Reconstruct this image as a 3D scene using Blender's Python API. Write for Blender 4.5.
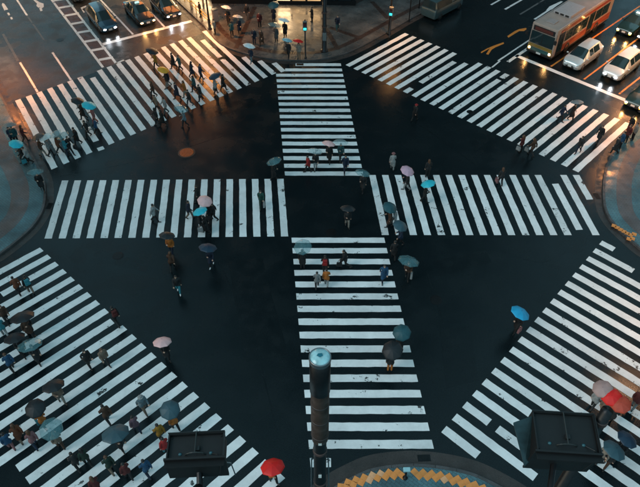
import bpy, bmesh, math, random
from mathutils import Vector, Matrix
R = math.radians
random.seed(7)
scene = bpy.context.scene
for o in list(bpy.data.objects):
    bpy.data.objects.remove(o)

# ------------------------------------------------------------------ camera
CAM_H = 29.1                      # window of the building the picture is taken from
PITCH = math.atan(647 / 640.0)    # looking down about 45 degrees
cam_d = bpy.data.cameras.new("Camera")
cam_d.sensor_width = 36.0
cam_d.lens = 36.0
cam_d.clip_start = 0.5
cam_d.clip_end = 3000
cam = bpy.data.objects.new("Camera", cam_d)
cam.location = (0, 0, CAM_H)
cam.rotation_euler = (math.pi / 2 - PITCH, 0, 0)
scene.collection.objects.link(cam)
scene.camera = cam

# ------------------------------------------------------------------ world, sun, exposure
SUN_EL, SUN_AZ = 14, 250
world = bpy.data.worlds.new("World")
scene.world = world
world.use_nodes = True
wn = world.node_tree
wn.nodes.clear()
w_out = wn.nodes.new("ShaderNodeOutputWorld")
w_bg = wn.nodes.new("ShaderNodeBackground")
w_sky = wn.nodes.new("ShaderNodeTexSky")
w_sky.sky_type = 'NISHITA'
w_sky.sun_disc = False
w_sky.sun_elevation = R(SUN_EL)
w_sky.sun_rotation = R(SUN_AZ)
w_sky.air_density = 1.0
w_sky.dust_density = 3.0
w_sky.ozone_density = 1.6
w_mix = wn.nodes.new("ShaderNodeMix")          # overcast: most of the blue is washed out of the sky
w_mix.data_type = 'RGBA'
w_mix.inputs[0].default_value = 0.75
w_mix.inputs[7].default_value = (1.85, 3.75, 4.4, 1)
wn.links.new(w_sky.outputs[0], w_mix.inputs[6])
wn.links.new(w_mix.outputs[2], w_bg.inputs[0])
wn.links.new(w_bg.outputs[0], w_out.inputs[0])
w_bg.inputs[1].default_value = 0.10

sun_d = bpy.data.lights.new("sun", 'SUN')
sun_d.energy = 0.5
sun_d.angle = R(30)
sun_d.color = (1.0, 0.99, 0.97)
sun = bpy.data.objects.new("sun", sun_d)
sun.rotation_euler = (R(90 - SUN_EL - 30), 0, R(180 - SUN_AZ))
scene.collection.objects.link(sun)

vs = scene.view_settings
vs.view_transform = 'Standard'
vs.look = 'None'
vs.gamma = 1.0
vs.use_curve_mapping = False
vs.exposure = 1.12

# ------------------------------------------------------------------ helpers
_cp, _sp = math.cos(PITCH), math.sin(PITCH)


def at(x, y, z=0.0):
    """Survey: the place at height z that the photograph shows at (x, y) of its 640 x 487 grid."""
    u, v = (x - 320) / 640.0, (y - 243.5) / 640.0
    d = Vector((u, _cp - v * _sp, -_sp - v * _cp))
    p = d * ((z - CAM_H) / d.z)
    return Vector((p.x, p.y, z))


COL = scene.collection


def tag(o, label=None, cat=None, group=None, kind=None):
    if label: o["label"] = label
    if cat: o["category"] = cat
    if group: o["group"] = group
    if kind: o["kind"] = kind
    return o


def empty(name, loc=(0, 0, 0), rz=0.0):
    o = bpy.data.objects.new(name, None)
    o.empty_display_size = 0.2
    o.location = loc
    o.rotation_euler = (0, 0, rz)
    COL.objects.link(o)
    return o


def link(name, me, mat=None, parent=None, loc=(0, 0, 0), rot=(0, 0, 0)):
    o = bpy.data.objects.new(name, me)
    o.location = loc
    o.rotation_euler = rot
    COL.objects.link(o)
    if mat is not None:
        mats = mat if isinstance(mat, (list, tuple)) else [mat]
        if len(me.materials) == 0:
            for m in mats: me.materials.append(m)
        else:
            for i, m in enumerate(mats):
                o.material_slots[i].link = 'OBJECT'
                o.material_slots[i].material = m
    if parent is not None: o.parent = parent
    return o


class MB:
    """Collects shapes; build() links them as one mesh object."""
    def __init__(self):
        self.v, self.f, self.mi = [], [], []

    def add(self, vs_, fs, mi=0):
        b = len(self.v)
        self.v += [tuple(p) for p in vs_]
        for f in fs:
            self.f.append(tuple(b + i for i in f)); self.mi.append(mi)
        return self

    def box(self, c, s, rz=0.0, mi=0, taper=1.0, M=None):
        x, y, z = s[0] / 2, s[1] / 2, s[2] / 2
        vs_ = []
        for dz in (-1, 1):
            t = taper if dz > 0 else 1.0
            for dx, dy in ((-1, -1), (1, -1), (1, 1), (-1, 1)):
                p = Vector((dx * x * t, dy * y * t, dz * z))
                if M is not None: p = M @ p
                if rz:
                    p = Matrix.Rotation(rz, 3, 'Z') @ p
                vs_.append(p + Vector(c))
        return self.add(vs_, [(3, 2, 1, 0), (4, 5, 6, 7), (0, 1, 5, 4), (1, 2, 6, 5), (2, 3, 7, 6), (3, 0, 4, 7)], mi)

    def tube(self, p0, p1, r0, r1=None, n=10, mi=0):
        r1 = r0 if r1 is None else r1
        p0, p1 = Vector(p0), Vector(p1)
        d = (p1 - p0).normalized()
        a = d.orthogonal().normalized(); b = d.cross(a)
        vs_ = []
        for p, r in ((p0, r0), (p1, r1)):
            for i in range(n):
                t = 2 * math.pi * i / n
                vs_.append(p + (a * math.cos(t) + b * math.sin(t)) * r)
        fs = [(i, (i + 1) % n, n + (i + 1) % n, n + i) for i in range(n)]
        fs += [tuple(range(n - 1, -1, -1)), tuple(range(n, 2 * n))]
        return self.add(vs_, fs, mi)

    def path(self, pts, r, n=8, mi=0):
        for a, b in zip(pts[:-1], pts[1:]): self.tube(a, b, r, r, n, mi)
        return self

    def lathe(self, prof, n=20, c=(0, 0, 0), mi=0):
        c = Vector(c); m = len(prof); vs_ = []
        for i in range(n):
            t = 2 * math.pi * i / n
            for r, z in prof: vs_.append(c + Vector((r * math.cos(t), r * math.sin(t), z)))
        fs = []
        for i in range(n):
            for j in range(m - 1):
                a, b = i * m + j, ((i + 1) % n) * m + j
                fs.append((a, b, b + 1, a + 1))
        return self.add(vs_, fs, mi)

    def ball(self, c, r, n=8, mi=0, M=None):
        """ellipsoid, radii r"""
        if not isinstance(r, (tuple, list)): r = (r, r, r)
        c = Vector(c); vs_ = [Vector((0, 0, r[2]))]
        m = n
        for j in range(1, m):
            ph = math.pi * j / m
            for i in range(2 * n):
                t = math.pi * i / n
                vs_.append(Vector((r[0] * math.sin(ph) * math.cos(t), r[1] * math.sin(ph) * math.sin(t), r[2] * math.cos(ph))))
        vs_.append(Vector((0, 0, -r[2])))
        if M is not None: vs_ = [M @ p for p in vs_]
        vs_ = [p + c for p in vs_]
        k = 2 * n; fs = []
        for i in range(k): fs.append((0, 1 + i, 1 + (i + 1) % k))
        for j in range(m - 2):
            for i in range(k):
                a, b = 1 + j * k + i, 1 + j * k + (i + 1) % k
                fs.append((a, a + k, b + k, b))
        L = len(vs_) - 1; s = 1 + (m - 2) * k
        for i in range(k): fs.append((s + (i + 1) % k, s + i, L))
        return self.add(vs_, fs, mi)

    def capsule(self, p0, p1, r0, r1, n=7):
        self.ball(p0, r0, n); self.ball(p1, r1, n)
        if (Vector(p1) - Vector(p0)).length > 1e-4: self.tube(p0, p1, r0, r1, 2 * n)
        return self

    def mesh(self, name="mesh", smooth=False):
        me = bpy.data.meshes.new(name)
        me.from_pydata(self.v, [], self.f)
        me.polygons.foreach_set("material_index", self.mi)
        if smooth: me.polygons.foreach_set("use_smooth", [True] * len(self.f))
        me.update()
        return me

    def build(self, name, mat, parent=None, loc=(0, 0, 0), rot=(0, 0, 0), smooth=False, bevel=0.0):
        me = self.mesh(name, smooth)
        if bevel:
            bm = bmesh.new(); bm.from_mesh(me)
            bmesh.ops.remove_doubles(bm, verts=bm.verts, dist=1e-5)
            bmesh.ops.bevel(bm, geom=list(bm.edges), offset=bevel, segments=2, profile=0.6, affect='EDGES', clamp_overlap=True)
            bm.to_mesh(me); bm.free()
            me.polygons.foreach_set("use_smooth", [False] * len(me.polygons))
        return link(name, me, mat, parent, loc, rot)


def copy_tree(o, parent=None):
    c = o.copy(); COL.objects.link(c); c.parent = parent
    for ch in [q for q in bpy.data.objects if q.parent == o]: copy_tree(ch, c)
    return c


# ------------------------------------------------------------------ materials
MATS = {}


def mat(name, col=(0.5, 0.5, 0.5), rough=0.5, metal=0.0, var=0.12, scale=6.0, bump=0.0, bscale=40.0, coat=0.0,
        emit=None, estr=0.0, alpha=1.0, ior=1.45, rvar=0.0, col2=None, spec=0.5):
    if name in MATS: return MATS[name]
    m = bpy.data.materials.new(name); m.use_nodes = True
    nt = m.node_tree; b = nt.nodes["Principled BSDF"]
    b.inputs["Roughness"].default_value = rough
    b.inputs["Metallic"].default_value = metal
    b.inputs["IOR"].default_value = ior
    b.inputs["Specular IOR Level"].default_value = spec
    if coat:
        b.inputs["Coat Weight"].default_value = coat
        b.inputs["Coat Roughness"].default_value = 0.06
    tc = nt.nodes.new("ShaderNodeTexCoord")
    nz = nt.nodes.new("ShaderNodeTexNoise"); nz.inputs["Scale"].default_value = scale; nz.inputs["Detail"].default_value = 5
    nt.links.new(tc.outputs["Object"], nz.inputs["Vector"])
    mx = nt.nodes.new("ShaderNodeMix"); mx.data_type = 'RGBA'
    c2 = col2 if col2 else tuple(max(0, c * (1 - 2 * var)) for c in col)
    c1 = col if col2 else tuple(min(1, c * (1 + var)) for c in col)
    mx.inputs[6].default_value = (*c1, 1); mx.inputs[7].default_value = (*c2, 1)
    nt.links.new(nz.outputs["Fac"], mx.inputs[0])
    nt.links.new(mx.outputs[2], b.inputs["Base Color"])
    if rvar:
        mr = nt.nodes.new("ShaderNodeMapRange")
        mr.inputs[1].default_value = 0.35; mr.inputs[2].default_value = 0.65
        mr.inputs[3].default_value = max(0.02, rough - rvar); mr.inputs[4].default_value = rough + rvar
        nt.links.new(nz.outputs["Fac"], mr.inputs[0]); nt.links.new(mr.outputs[0], b.inputs["Roughness"])
    if bump:
        n2 = nt.nodes.new("ShaderNodeTexNoise"); n2.inputs["Scale"].default_value = bscale; n2.inputs["Detail"].default_value = 4
        nt.links.new(tc.outputs["Object"], n2.inputs["Vector"])
        bp = nt.nodes.new("ShaderNodeBump"); bp.inputs["Strength"].default_value = bump; bp.inputs["Distance"].default_value = 0.02
        nt.links.new(n2.outputs["Fac"], bp.inputs["Height"]); nt.links.new(bp.outputs[0], b.inputs["Normal"])
    if emit:
        b.inputs["Emission Color"].default_value = (*emit, 1); b.inputs["Emission Strength"].default_value = estr
    if alpha < 1: b.inputs["Alpha"].default_value = alpha
    MATS[name] = m
    return m


def wet_ground(name, c1, c2, scale, rlo, rhi, bstr, bscale, ior=1.33, patch=None):
    """wet mineral ground: colour patches, damp and puddled zones, fine stone relief"""
    m = bpy.data.materials.new(name); m.use_nodes = True; nt = m.node_tree; N = nt.nodes; L = nt.links
    b = N["Principled BSDF"]; b.inputs["IOR"].default_value = ior
    geo = N.new("ShaderNodeNewGeometry")
    n1 = N.new("ShaderNodeTexNoise"); n1.inputs["Scale"].default_value = scale; n1.inputs["Detail"].default_value = 6; n1.inputs["Roughness"].default_value = 0.6
    L.new(geo.outputs["Position"], n1.inputs["Vector"])
    mr = N.new("ShaderNodeMapRange"); mr.inputs[1].default_value = 0.36; mr.inputs[2].default_value = 0.66
    L.new(n1.outputs["Fac"], mr.inputs[0])
    mx = N.new("ShaderNodeMix"); mx.data_type = 'RGBA'
    mx.inputs[6].default_value = (*c1, 1); mx.inputs[7].default_value = (*c2, 1)
    L.new(mr.outputs[0], mx.inputs[0])
    n3 = N.new("ShaderNodeTexNoise"); n3.inputs["Scale"].default_value = bscale; n3.inputs["Detail"].default_value = 3
    L.new(geo.outputs["Position"], n3.inputs["Vector"])
    m2 = N.new("ShaderNodeMix"); m2.data_type = 'RGBA'; m2.blend_type = 'MULTIPLY'; m2.inputs[0].default_value = 0.7
    cr = N.new("ShaderNodeMapRange"); cr.inputs[1].default_value = 0.3; cr.inputs[2].default_value = 0.7; cr.inputs[3].default_value = 0.45; cr.inputs[4].default_value = 1.35
    L.new(n3.outputs["Fac"], cr.inputs[0])
    L.new(mx.outputs[2], m2.inputs[6]); L.new(cr.outputs[0], m2.inputs[7])
    L.new(m2.outputs[2], b.inputs["Base Color"])
    n2 = N.new("ShaderNodeTexNoise"); n2.inputs["Scale"].default_value = scale * 2.6; n2.inputs["Detail"].default_value = 5
    L.new(geo.outputs["Position"], n2.inputs["Vector"])
    r = N.new("ShaderNodeMapRange"); r.inputs[1].default_value = 0.38; r.inputs[2].default_value = 0.62
    r.inputs[3].default_value = rlo; r.inputs[4].default_value = rhi
    L.new(n2.outputs["Fac"], r.inputs[0]); L.new(r.outputs[0], b.inputs["Roughness"])
    bp = N.new("ShaderNodeBump"); bp.inputs["Strength"].default_value = bstr; bp.inputs["Distance"].default_value = 0.01
    L.new(n3.outputs["Fac"], bp.inputs["Height"]); L.new(bp.outputs[0], b.inputs["Normal"])
    MATS[name] = m
    return m


def paving(name, c1, c2, mortar, bw, bh, rot, rough, wetvar=0.15):
    m = bpy.data.materials.new(name); m.use_nodes = True; nt = m.node_tree; N = nt.nodes; L = nt.links
    b = N["Principled BSDF"]; b.inputs["IOR"].default_value = 1.36
    geo = N.new("ShaderNodeNewGeometry"); mp = N.new("ShaderNodeMapping"); mp.inputs["Rotation"].default_value = (0, 0, rot)
    L.new(geo.outputs["Position"], mp.inputs["Vector"])
    br = N.new("ShaderNodeTexBrick"); br.inputs["Scale"].default_value = 1.0
    br.inputs["Brick Width"].default_value = bw; br.inputs["Row Height"].default_value = bh; br.inputs["Mortar Size"].default_value = 0.008
    br.inputs["Color1"].default_value = (*c1, 1); br.inputs["Color2"].default_value = (*c2, 1); br.inputs["Mortar"].default_value = (*mortar, 1)
    L.new(mp.outputs[0], br.inputs["Vector"])
    nz = N.new("ShaderNodeTexNoise"); nz.inputs["Scale"].default_value = 0.55; nz.inputs["Detail"].default_value = 6
    L.new(geo.outputs["Position"], nz.inputs["Vector"])
    mr = N.new("ShaderNodeMapRange"); mr.inputs[1].default_value = 0.3; mr.inputs[2].default_value = 0.7; mr.inputs[3].default_value = 0.55; mr.inputs[4].default_value = 1.25
    L.new(nz.outputs["Fac"], mr.inputs[0])
    m2 = N.new("ShaderNodeMix"); m2.data_type = 'RGBA'; m2.blend_type = 'MULTIPLY'; m2.inputs[0].default_value = 1.0
    L.new(br.outputs["Color"], m2.inputs[6]); L.new(mr.outputs[0], m2.inputs[7]); L.new(m2.outputs[2], b.inputs["Base Color"])
    r = N.new("ShaderNodeMapRange"); r.inputs[1].default_value = 0.38; r.inputs[2].default_value = 0.62
    r.inputs[3].default_value = rough - wetvar; r.inputs[4].default_value = rough + wetvar
    n2 = N.new("ShaderNodeTexNoise"); n2.inputs["Scale"].default_value = 1.3; n2.inputs["Detail"].default_value = 5
    L.new(geo.outputs["Position"], n2.inputs["Vector"]); L.new(n2.outputs["Fac"], r.inputs[0]); L.new(r.outputs[0], b.inputs["Roughness"])
    bp = N.new("ShaderNodeBump"); bp.inputs["Strength"].default_value = 0.3; bp.inputs["Distance"].default_value = 0.006; bp.invert = True
    L.new(br.outputs["Fac"], bp.inputs["Height"]); L.new(bp.outputs[0], b.inputs["Normal"])
    MATS[name] = m
    return m


def paint(name, col, wear=0.5):
    """thermoplastic road paint, chipped and tyre-stained, with asphalt showing through"""
    m = bpy.data.materials.new(name); m.use_nodes = True; nt = m.node_tree; N = nt.nodes; L = nt.links
    b = N["Principled BSDF"]; b.inputs["Roughness"].default_value = 0.42; b.inputs["IOR"].default_value = 1.36
    geo = N.new("ShaderNodeNewGeometry")

    def noise(s, d=6, rg=0.6):
        n = N.new("ShaderNodeTexNoise"); n.inputs["Scale"].default_value = s; n.inputs["Detail"].default_value = d; n.inputs["Roughness"].default_value = rg
        L.new(geo.outputs["Position"], n.inputs["Vector"]); return n
    big, mid, fine = noise(0.5, 7, 0.65), noise(1.1, 8, 0.72), noise(14, 4)
    dirt = N.new("ShaderNodeMapRange"); dirt.inputs[1].default_value = 0.35; dirt.inputs[2].default_value = 0.7; dirt.inputs[3].default_value = 1.0; dirt.inputs[4].default_value = 0.78
    L.new(big.outputs["Fac"], dirt.inputs[0])
    fd = N.new("ShaderNodeMapRange"); fd.inputs[1].default_value = 0.3; fd.inputs[2].default_value = 0.7; fd.inputs[3].default_value = 0.84; fd.inputs[4].default_value = 1.0
    L.new(noise(2.6, 9, 0.7).outputs["Fac"], fd.inputs[0])
    mu = N.new("ShaderNodeMath"); mu.operation = 'MULTIPLY'; L.new(dirt.outputs[0], mu.inputs[0]); L.new(fd.outputs[0], mu.inputs[1])
    cm = N.new("ShaderNodeMix"); cm.data_type = 'RGBA'; cm.blend_type = 'MULTIPLY'; cm.inputs[0].default_value = 1
    cm.inputs[6].default_value = (*col, 1); L.new(mu.outputs[0], cm.inputs[7])
    # chips: mid noise peaks
    add = N.new("ShaderNodeMath"); add.operation = 'MULTIPLY_ADD'; add.inputs[1].default_value = 0.12
    L.new(fine.outputs["Fac"], add.inputs[0]); L.new(mid.outputs["Fac"], add.inputs[2])
    ch = N.new("ShaderNodeMapRange"); t = 0.698 - 0.032 * wear
    ch.inputs[1].default_value = t; ch.inputs[2].default_value = t + 0.018
    L.new(add.outputs[0], ch.inputs[0])
    fin = N.new("ShaderNodeMix"); fin.data_type = 'RGBA'; fin.inputs[7].default_value = (0.02, 0.024, 0.025, 1)
    L.new(ch.outputs[0], fin.inputs[0]); L.new(cm.outputs[2], fin.inputs[6]); L.new(fin.outputs[2], b.inputs["Base Color"])
    bp = N.new("ShaderNodeBump"); bp.inputs["Strength"].default_value = 0.25; bp.inputs["Distance"].default_value = 0.005
    L.new(fine.outputs["Fac"], bp.inputs["Height"]); L.new(bp.outputs[0], b.inputs["Normal"])
    MATS[name] = m
    return m


ASPHALT = wet_ground("wet_asphalt", (0.0036, 0.0072, 0.0088), (0.0060, 0.0100, 0.0118), 0.22, 0.16, 0.31, 0.6, 24)
SKY_SHEEN_ASPHALT = wet_ground("asphalt_painted_sky_sheen", (0.030, 0.029, 0.028), (0.052, 0.046, 0.042), 0.30, 0.16, 0.40, 0.5, 20)  # lighter grey-brown: the sky's reflection on this road put into the colour
PATCH = wet_ground("patched_asphalt", (0.0032, 0.0062, 0.0076), (0.0052, 0.0088, 0.0104), 0.5, 0.17, 0.30, 0.6, 24)
GUTTER = wet_ground("gutter_concrete", (0.050, 0.043, 0.040), (0.030, 0.027, 0.026), 0.8, 0.25, 0.5, 0.3, 30)
KERB = wet_ground("kerb_granite", (0.085, 0.085, 0.088), (0.05, 0.048, 0.048), 1.6, 0.3, 0.55, 0.3, 40)
PAVE_TEAL = paving("paving_blue_grey", (0.075, 0.155, 0.175), (0.06, 0.125, 0.145), (0.04, 0.045, 0.047), 0.3, 0.15, R(40), 0.36)
PAVE_PINK = paving("paving_pink", (0.125, 0.102, 0.10), (0.10, 0.088, 0.088), (0.05, 0.045, 0.045), 0.3, 0.15, R(40), 0.38)
PAVE_GREY = paving("paving_grey", (0.085, 0.085, 0.082), (0.062, 0.064, 0.064), (0.03, 0.03, 0.03), 0.4, 0.4, R(45), 0.3)
PAVE_RED = paving("paving_dark_red", (0.048, 0.032, 0.027), (0.038, 0.026, 0.023), (0.025, 0.018, 0.016), 0.3, 0.15, R(45), 0.33)
WHITE = paint("road_paint_white", (0.80, 0.81, 0.81), 0.5)
WORN = paint("road_paint_worn", (0.72, 0.73, 0.73), 1.4)
FADED = paint("road_paint_faded", (0.12, 0.12, 0.12), 2.0)
ORANGE_PAINT = paint("road_paint_orange", (0.75, 0.24, 0.04), 0.6)
RED_FILL = wet_ground("red_brown_surfacing", (0.10, 0.035, 0.018), (0.06, 0.025, 0.015), 0.9, 0.25, 0.45, 0.3, 26)
DARKMETAL = mat("dark_metal", (0.022, 0.023, 0.025), 0.38, 0.7, 0.2, 9)
BLACKPLASTIC = mat("black_plastic", (0.012, 0.013, 0.014), 0.4)
STEEL = mat("grey_steel", (0.22, 0.23, 0.24), 0.35, 0.9, 0.15)
RUBBER = mat("tyre_rubber", (0.015, 0.015, 0.016), 0.7)
CHROME = mat("chrome", (0.6, 0.6, 0.62), 0.15, 1.0, 0.03)
TEALGLOW = mat("pedestrian_signal_green", (0.05, 0.4, 0.35), 0.3, emit=(0.05, 0.75, 0.8), estr=0.7)
REDGLOW = mat("signal_red", (0.4, 0.03, 0.02), 0.3, emit=(1.0, 0.08, 0.03), estr=2.5)
LAMPGLOW = mat("warm_lamp_glow", (0.9, 0.6, 0.3), 0.3, emit=(1.0, 0.62, 0.26), estr=10)
GLASS = mat("dark_tinted_glass", (0.012, 0.028, 0.032), 0.06, 0.0, 0.1, spec=0.8)
HEAD_WHITE = mat("headlight_white", (0.8, 0.85, 0.9), 0.15, emit=(0.85, 0.95, 1.0), estr=7)
HEAD_WARM = mat("headlight_warm", (0.9, 0.6, 0.3), 0.15, emit=(1.0, 0.55, 0.18), estr=14)
HEAD_OFF = mat("headlight_clear", (0.6, 0.65, 0.68), 0.08, 0.3)
AMBER = mat("indicator_amber", (0.8, 0.3, 0.03), 0.2, emit=(1.0, 0.36, 0.03), estr=9)
TAIL = mat("tail_light_red", (0.35, 0.02, 0.02), 0.15, emit=(1, 0.05, 0.03), estr=0.8)
PLATE = mat("number_plate", (0.6, 0.62, 0.6), 0.5)


# ------------------------------------------------------------------ ground, pavements, kerbs
g = MB(); S = 420
g.add([(-S, -60, 0), (S, -60, 0), (S, 700, 0), (-S, 700, 0)], [(0, 1, 2, 3)])
tag(g.build("road", ASPHALT), kind="structure")


def dirv(deg): return Vector((math.cos(R(deg)), math.sin(R(deg)), 0))


def smooth_curve(pts, n=6):
    out = []
    P = [pts[0]] + list(pts) + [pts[-1]]
    for i in range(1, len(P) - 2):
        a, b, c, d = P[i - 1], P[i], P[i + 1], P[i + 2]
        for k in range(n):
            t = k / n
            out.append(0.5 * ((2 * b) + (c - a) * t + (2 * a - 5 * b + 4 * c - d) * t * t + (3 * b - a - 3 * c + d) * t ** 3))
    out.append(P[-2])
    return out


def offset(line, d):
    """shift a polyline to its left by d"""
    out = []
    for i, p in enumerate(line):
        t = (line[min(i + 1, len(line) - 1)] - line[max(i - 1, 0)]).normalized()
        out.append(p + Vector((-t.y, t.x, 0)) * d)
    return out


def band(line, d0, d1, z0, z1):
    """closed strip along a polyline between offsets d0 and d1, from z0 up to z1"""
    a, b = offset(line, d0), offset(line, d1)
    m = MB(); n = len(line); vs_ = []
    for p, q in zip(a, b):
        vs_ += [(p.x, p.y, z0), (p.x, p.y, z1), (q.x, q.y, z1), (q.x, q.y, z0)]
    fs = []
    for i in range(n - 1):
        o = 4 * i
        for j in range(4):
            fs.append((o + j, o + (j + 1) % 4, o + 4 + (j + 1) % 4, o + 4 + j))
    fs += [(0, 1, 2, 3), tuple(4 * (n - 1) + j for j in (3, 2, 1, 0))]
    return m.add(vs_, fs)


def flat(pts, z, name, m_, parent=None, kind=None, thick=0.0):
    mb = MB(); n = len(pts)
    if thick:
        mb.add([(p.x, p.y, z) for p in pts] + [(p.x, p.y, z - thick) for p in pts],
               [tuple(range(n))] + [(i, n + i, n + (i + 1) % n, (i + 1) % n) for i in range(n)])
    else:
        mb.add([(p.x, p.y, z) for p in pts], [tuple(range(n))])
    o = mb.build(name, m_, parent)
    if kind: tag(o, kind=kind)
    return o


def pavement(name, px, before, after, far, surface, gut=0.5):
    """px: kerb corner as seen; pavement lies to the left of the line's travel direction"""
    core = [at(x, y) for x, y in px]
    line = [core[0] + dirv(before) * 240, core[0] + dirv(before) * 30] + smooth_curve(core) + [core[-1] + dirv(after) * 30, core[-1] + dirv(after) * 240]
    inner = offset(line, 0.157)
    body = flat(inner + [Vector((x, y, 0)) for x, y in far], 0.13, name, surface, None, "structure", 0.13)
    # kerb stones one by one round the corner, long runs beyond it
    stones, run, cur = [], 0.0, [core[0] + dirv(before) * 14]
    mid_ = [core[0] + dirv(before) * (14 - i) for i in range(15)] + smooth_curve(core)[1:] + [core[-1] + dirv(after) * i for i in range(1, 15)]
    fine = [mid_[0]]
    for a, b in zip(mid_[:-1], mid_[1:]):
        n_ = max(1, int((b - a).length / 0.1))
        fine += [a + (b - a) * (i + 1) / n_ for i in range(n_)]
    cur, run = [fine[0]], 0.0
    for a, b in zip(fine[:-1], fine[1:]):
        run += (b - a).length; cur.append(b)
        if run >= 0.98: stones.append(cur); cur, run = [b], 0.0
    for st in stones:
        if len(st) > 4:
            o_ = band([st[0]] + st[2:-2:3] + [st[-1] + (st[-2] - st[-1]).normalized() * 0.018], 0.0, 0.155, 0.0, 0.142 + random.uniform(-0.004, 0.006)).build("kerb_stone", KERB, body)
    for a, b in ((line[0], fine[0]), (fine[-1], line[-1])):
        band([a, b], 0.0, 0.155, 0.0, 0.145).build("kerb", KERB, body)
    band(line, -gut, -0.004, -0.02, 0.008).build("gutter", GUTTER, body)
    return body, line


# left corner: travelled from the upper-left road round to the lower-left road, pavement on the right hand -> reversed
LW = [(0, 256), (16, 244), (31, 230.5), (41, 217), (46, 202), (45.6, 183), (39.5, 168), (30, 151)]
left_pv, left_line = pavement("pavement", LW, 224.5, 122.2, [(-420, 300), (-420, -60), (-240, -60)], PAVE_TEAL)
band(left_line, 1.1, 2.3, 0.10, 0.134).build("paving_band", PAVE_PINK, left_pv)
RW = [(635, 129.5), (622.5, 139.5), (614, 149.5), (606, 166), (602.5, 183), (603, 206), (609, 220.5), (620, 233), (640, 251)]
right_pv, right_line = pavement("pavement", RW, 45.6, -43.5, [(300, -60), (420, -60), (420, 300)], PAVE_TEAL)
band(right_line, 0.9, 1.9, 0.10, 0.134).build("paving_band", PAVE_PINK, right_pv)
BW = [(520, 499), (500, 487), (477.5, 476), (459, 470.5), (440, 467), (425, 465.4), (410, 464.8), (387.5, 466.6), (372, 469.5), (360, 474), (337, 486), (318, 500)]
bottom_pv, bottom_line = pavement("pavement", BW, -43.5, 224.5, [(-100, -60), (100, -60)], PAVE_TEAL, 0.72)
NW = [(205, 28), (211, 36), (222, 46), (242, 54), (270, 60), (300, 61.5), (320, 60.5), (342, 56), (362, 47.5), (385, 35), (407, 22)]
north_pv, north_line = pavement("pavement", NW, 122.2, 45.6, [(240, 500), (-240, 500)], PAVE_GREY)
band(north_line, 1.0, 1.5, 0.10, 0.134).build("paving_band", PAVE_RED, north_pv)
for a, b in (((330, 29), (362, 40)), ((326, 30), (338, 51)), ((372, 3), (388, 20)), ((255, 8), (236, 50))):
    A_, B_ = at(*a), at(*b); t = (B_ - A_).normalized(); n_ = Vector((-t.y, t.x, 0)) * 0.22
    flat([A_ - n_, B_ - n_, B_ + n_, A_ + n_], 0.1385, "paving_band", PAVE_RED, north_pv, None, 0.03)

# ------------------------------------------------------------------ paler sheet painting in the sky's reflection, and repairs of the road
rd = bpy.data.objects["road"]
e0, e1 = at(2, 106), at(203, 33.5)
flat([e0, e1, e1 + dirv(122.2) * 160, e0 + dirv(122.2) * 160 + Vector((-2, 0, 0)), e0 + Vector((-2.5, 0.6, 0))], 0.0018, "sky_sheen_sheet", SKY_SHEEN_ASPHALT, rd)


def ragged(px, name, m_, z):
    q = [at(*p) for p in px]; out = []
    for a, b in zip(q, q[1:] + q[:1]):
        k = max(1, int((b - a).length / 0.5)); n_ = Vector((-(b - a).y, (b - a).x, 0)).normalized()
        out += [a + (b - a) * i / k + n_ * random.uniform(-0.03, 0.03) for i in range(k)]
    return flat(out, z, name, m_, rd)


for i, px in enumerate((((228, 262), (262, 258), (288, 355), (246, 362)), ((432, 262), (486, 250), (492, 262), (440, 276)), ((205, 108), (262, 96), (266, 104), (210, 118)),
                        ((96, 250), (150, 262), (146, 272), (92, 259)), ((440, 330), (470, 326), (478, 380), (446, 388)), ((470, 140), (492, 134), (500, 150), (476, 156)))):
    ragged(px, "asphalt_repair", PATCH, 0.0025 + 0.0003 * i)
# cut-and-sealed trench seams
for pts in (((212, 246), (236, 300), (262, 372), (276, 430)), ((420, 250), (436, 300), (452, 352)), ((60, 176), (150, 158), (248, 128)), ((380, 100), (430, 132), (480, 168)), ((500, 250), (540, 262), (570, 250))):
    q = smooth_curve([at(*p) for p in pts], 8)
    band(q, -0.035, 0.035, -0.01, 0.0045).build("sealed_seam", PATCH, rd)
# small service covers and kerbside drains
IRON = mat("cast_iron", (0.014, 0.015, 0.016), 0.35, 0.6, 0.3, 8)
for i, (x, y, lb) in enumerate(((331, 232.5, "small iron cover just above the first wide stripe"), (436, 300, "small iron cover in the asphalt beside the wide stripes"), (118, 256, "small iron cover between the manhole crossing and crowded crosswalk"), (60, 40, "iron cover in the paler asphalt beside the hatched median"), (470, 112, "small iron cover at the stripe ends below the bus road"))):
    c_ = tag(empty("service_cover", at(x, y)), lb, "manhole cover", "iron service covers")
    m = MB(); m.lathe([(0, 0.012), (0.27, 0.012), (0.285, 0.008), (0.285, -0.03)], 24); lid_ = m.build("lid", IRON, c_)
    m = MB(); m.lathe([(0.295, -0.03), (0.295, 0.008), (0.36, 0.006), (0.37, -0.03)], 24); m.build("ring_frame", IRON, c_)
for x, y, rz, lb in ((49.5, 206, 85, "iron drain grate in the gutter beside the manhole crossing"), (597, 196, 95, "iron drain grate in the gutter beside the short stripe"), (424, 458, 2, "iron drain grate in the gutter behind the orange zigzag tiles"), (300, 64.5, 0, "iron drain grate in the gutter under the pedestrian signal")):
    c_ = tag(empty("drain_grate", at(x, y, 0.008), R(rz)), lb, "drain", "kerbside drains")
    MB().box((0, 0, 0.0), (0.62, 0.34, 0.02)).build("frame", IRON, c_)
    for i in range(9): MB().box((-0.26 + i * 0.065, 0, 0.014), (0.03, 0.28, 0.012)).build("bar", IRON, c_)

# ------------------------------------------------------------------ crosswalks
STRIPE_W = 0.46


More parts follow.
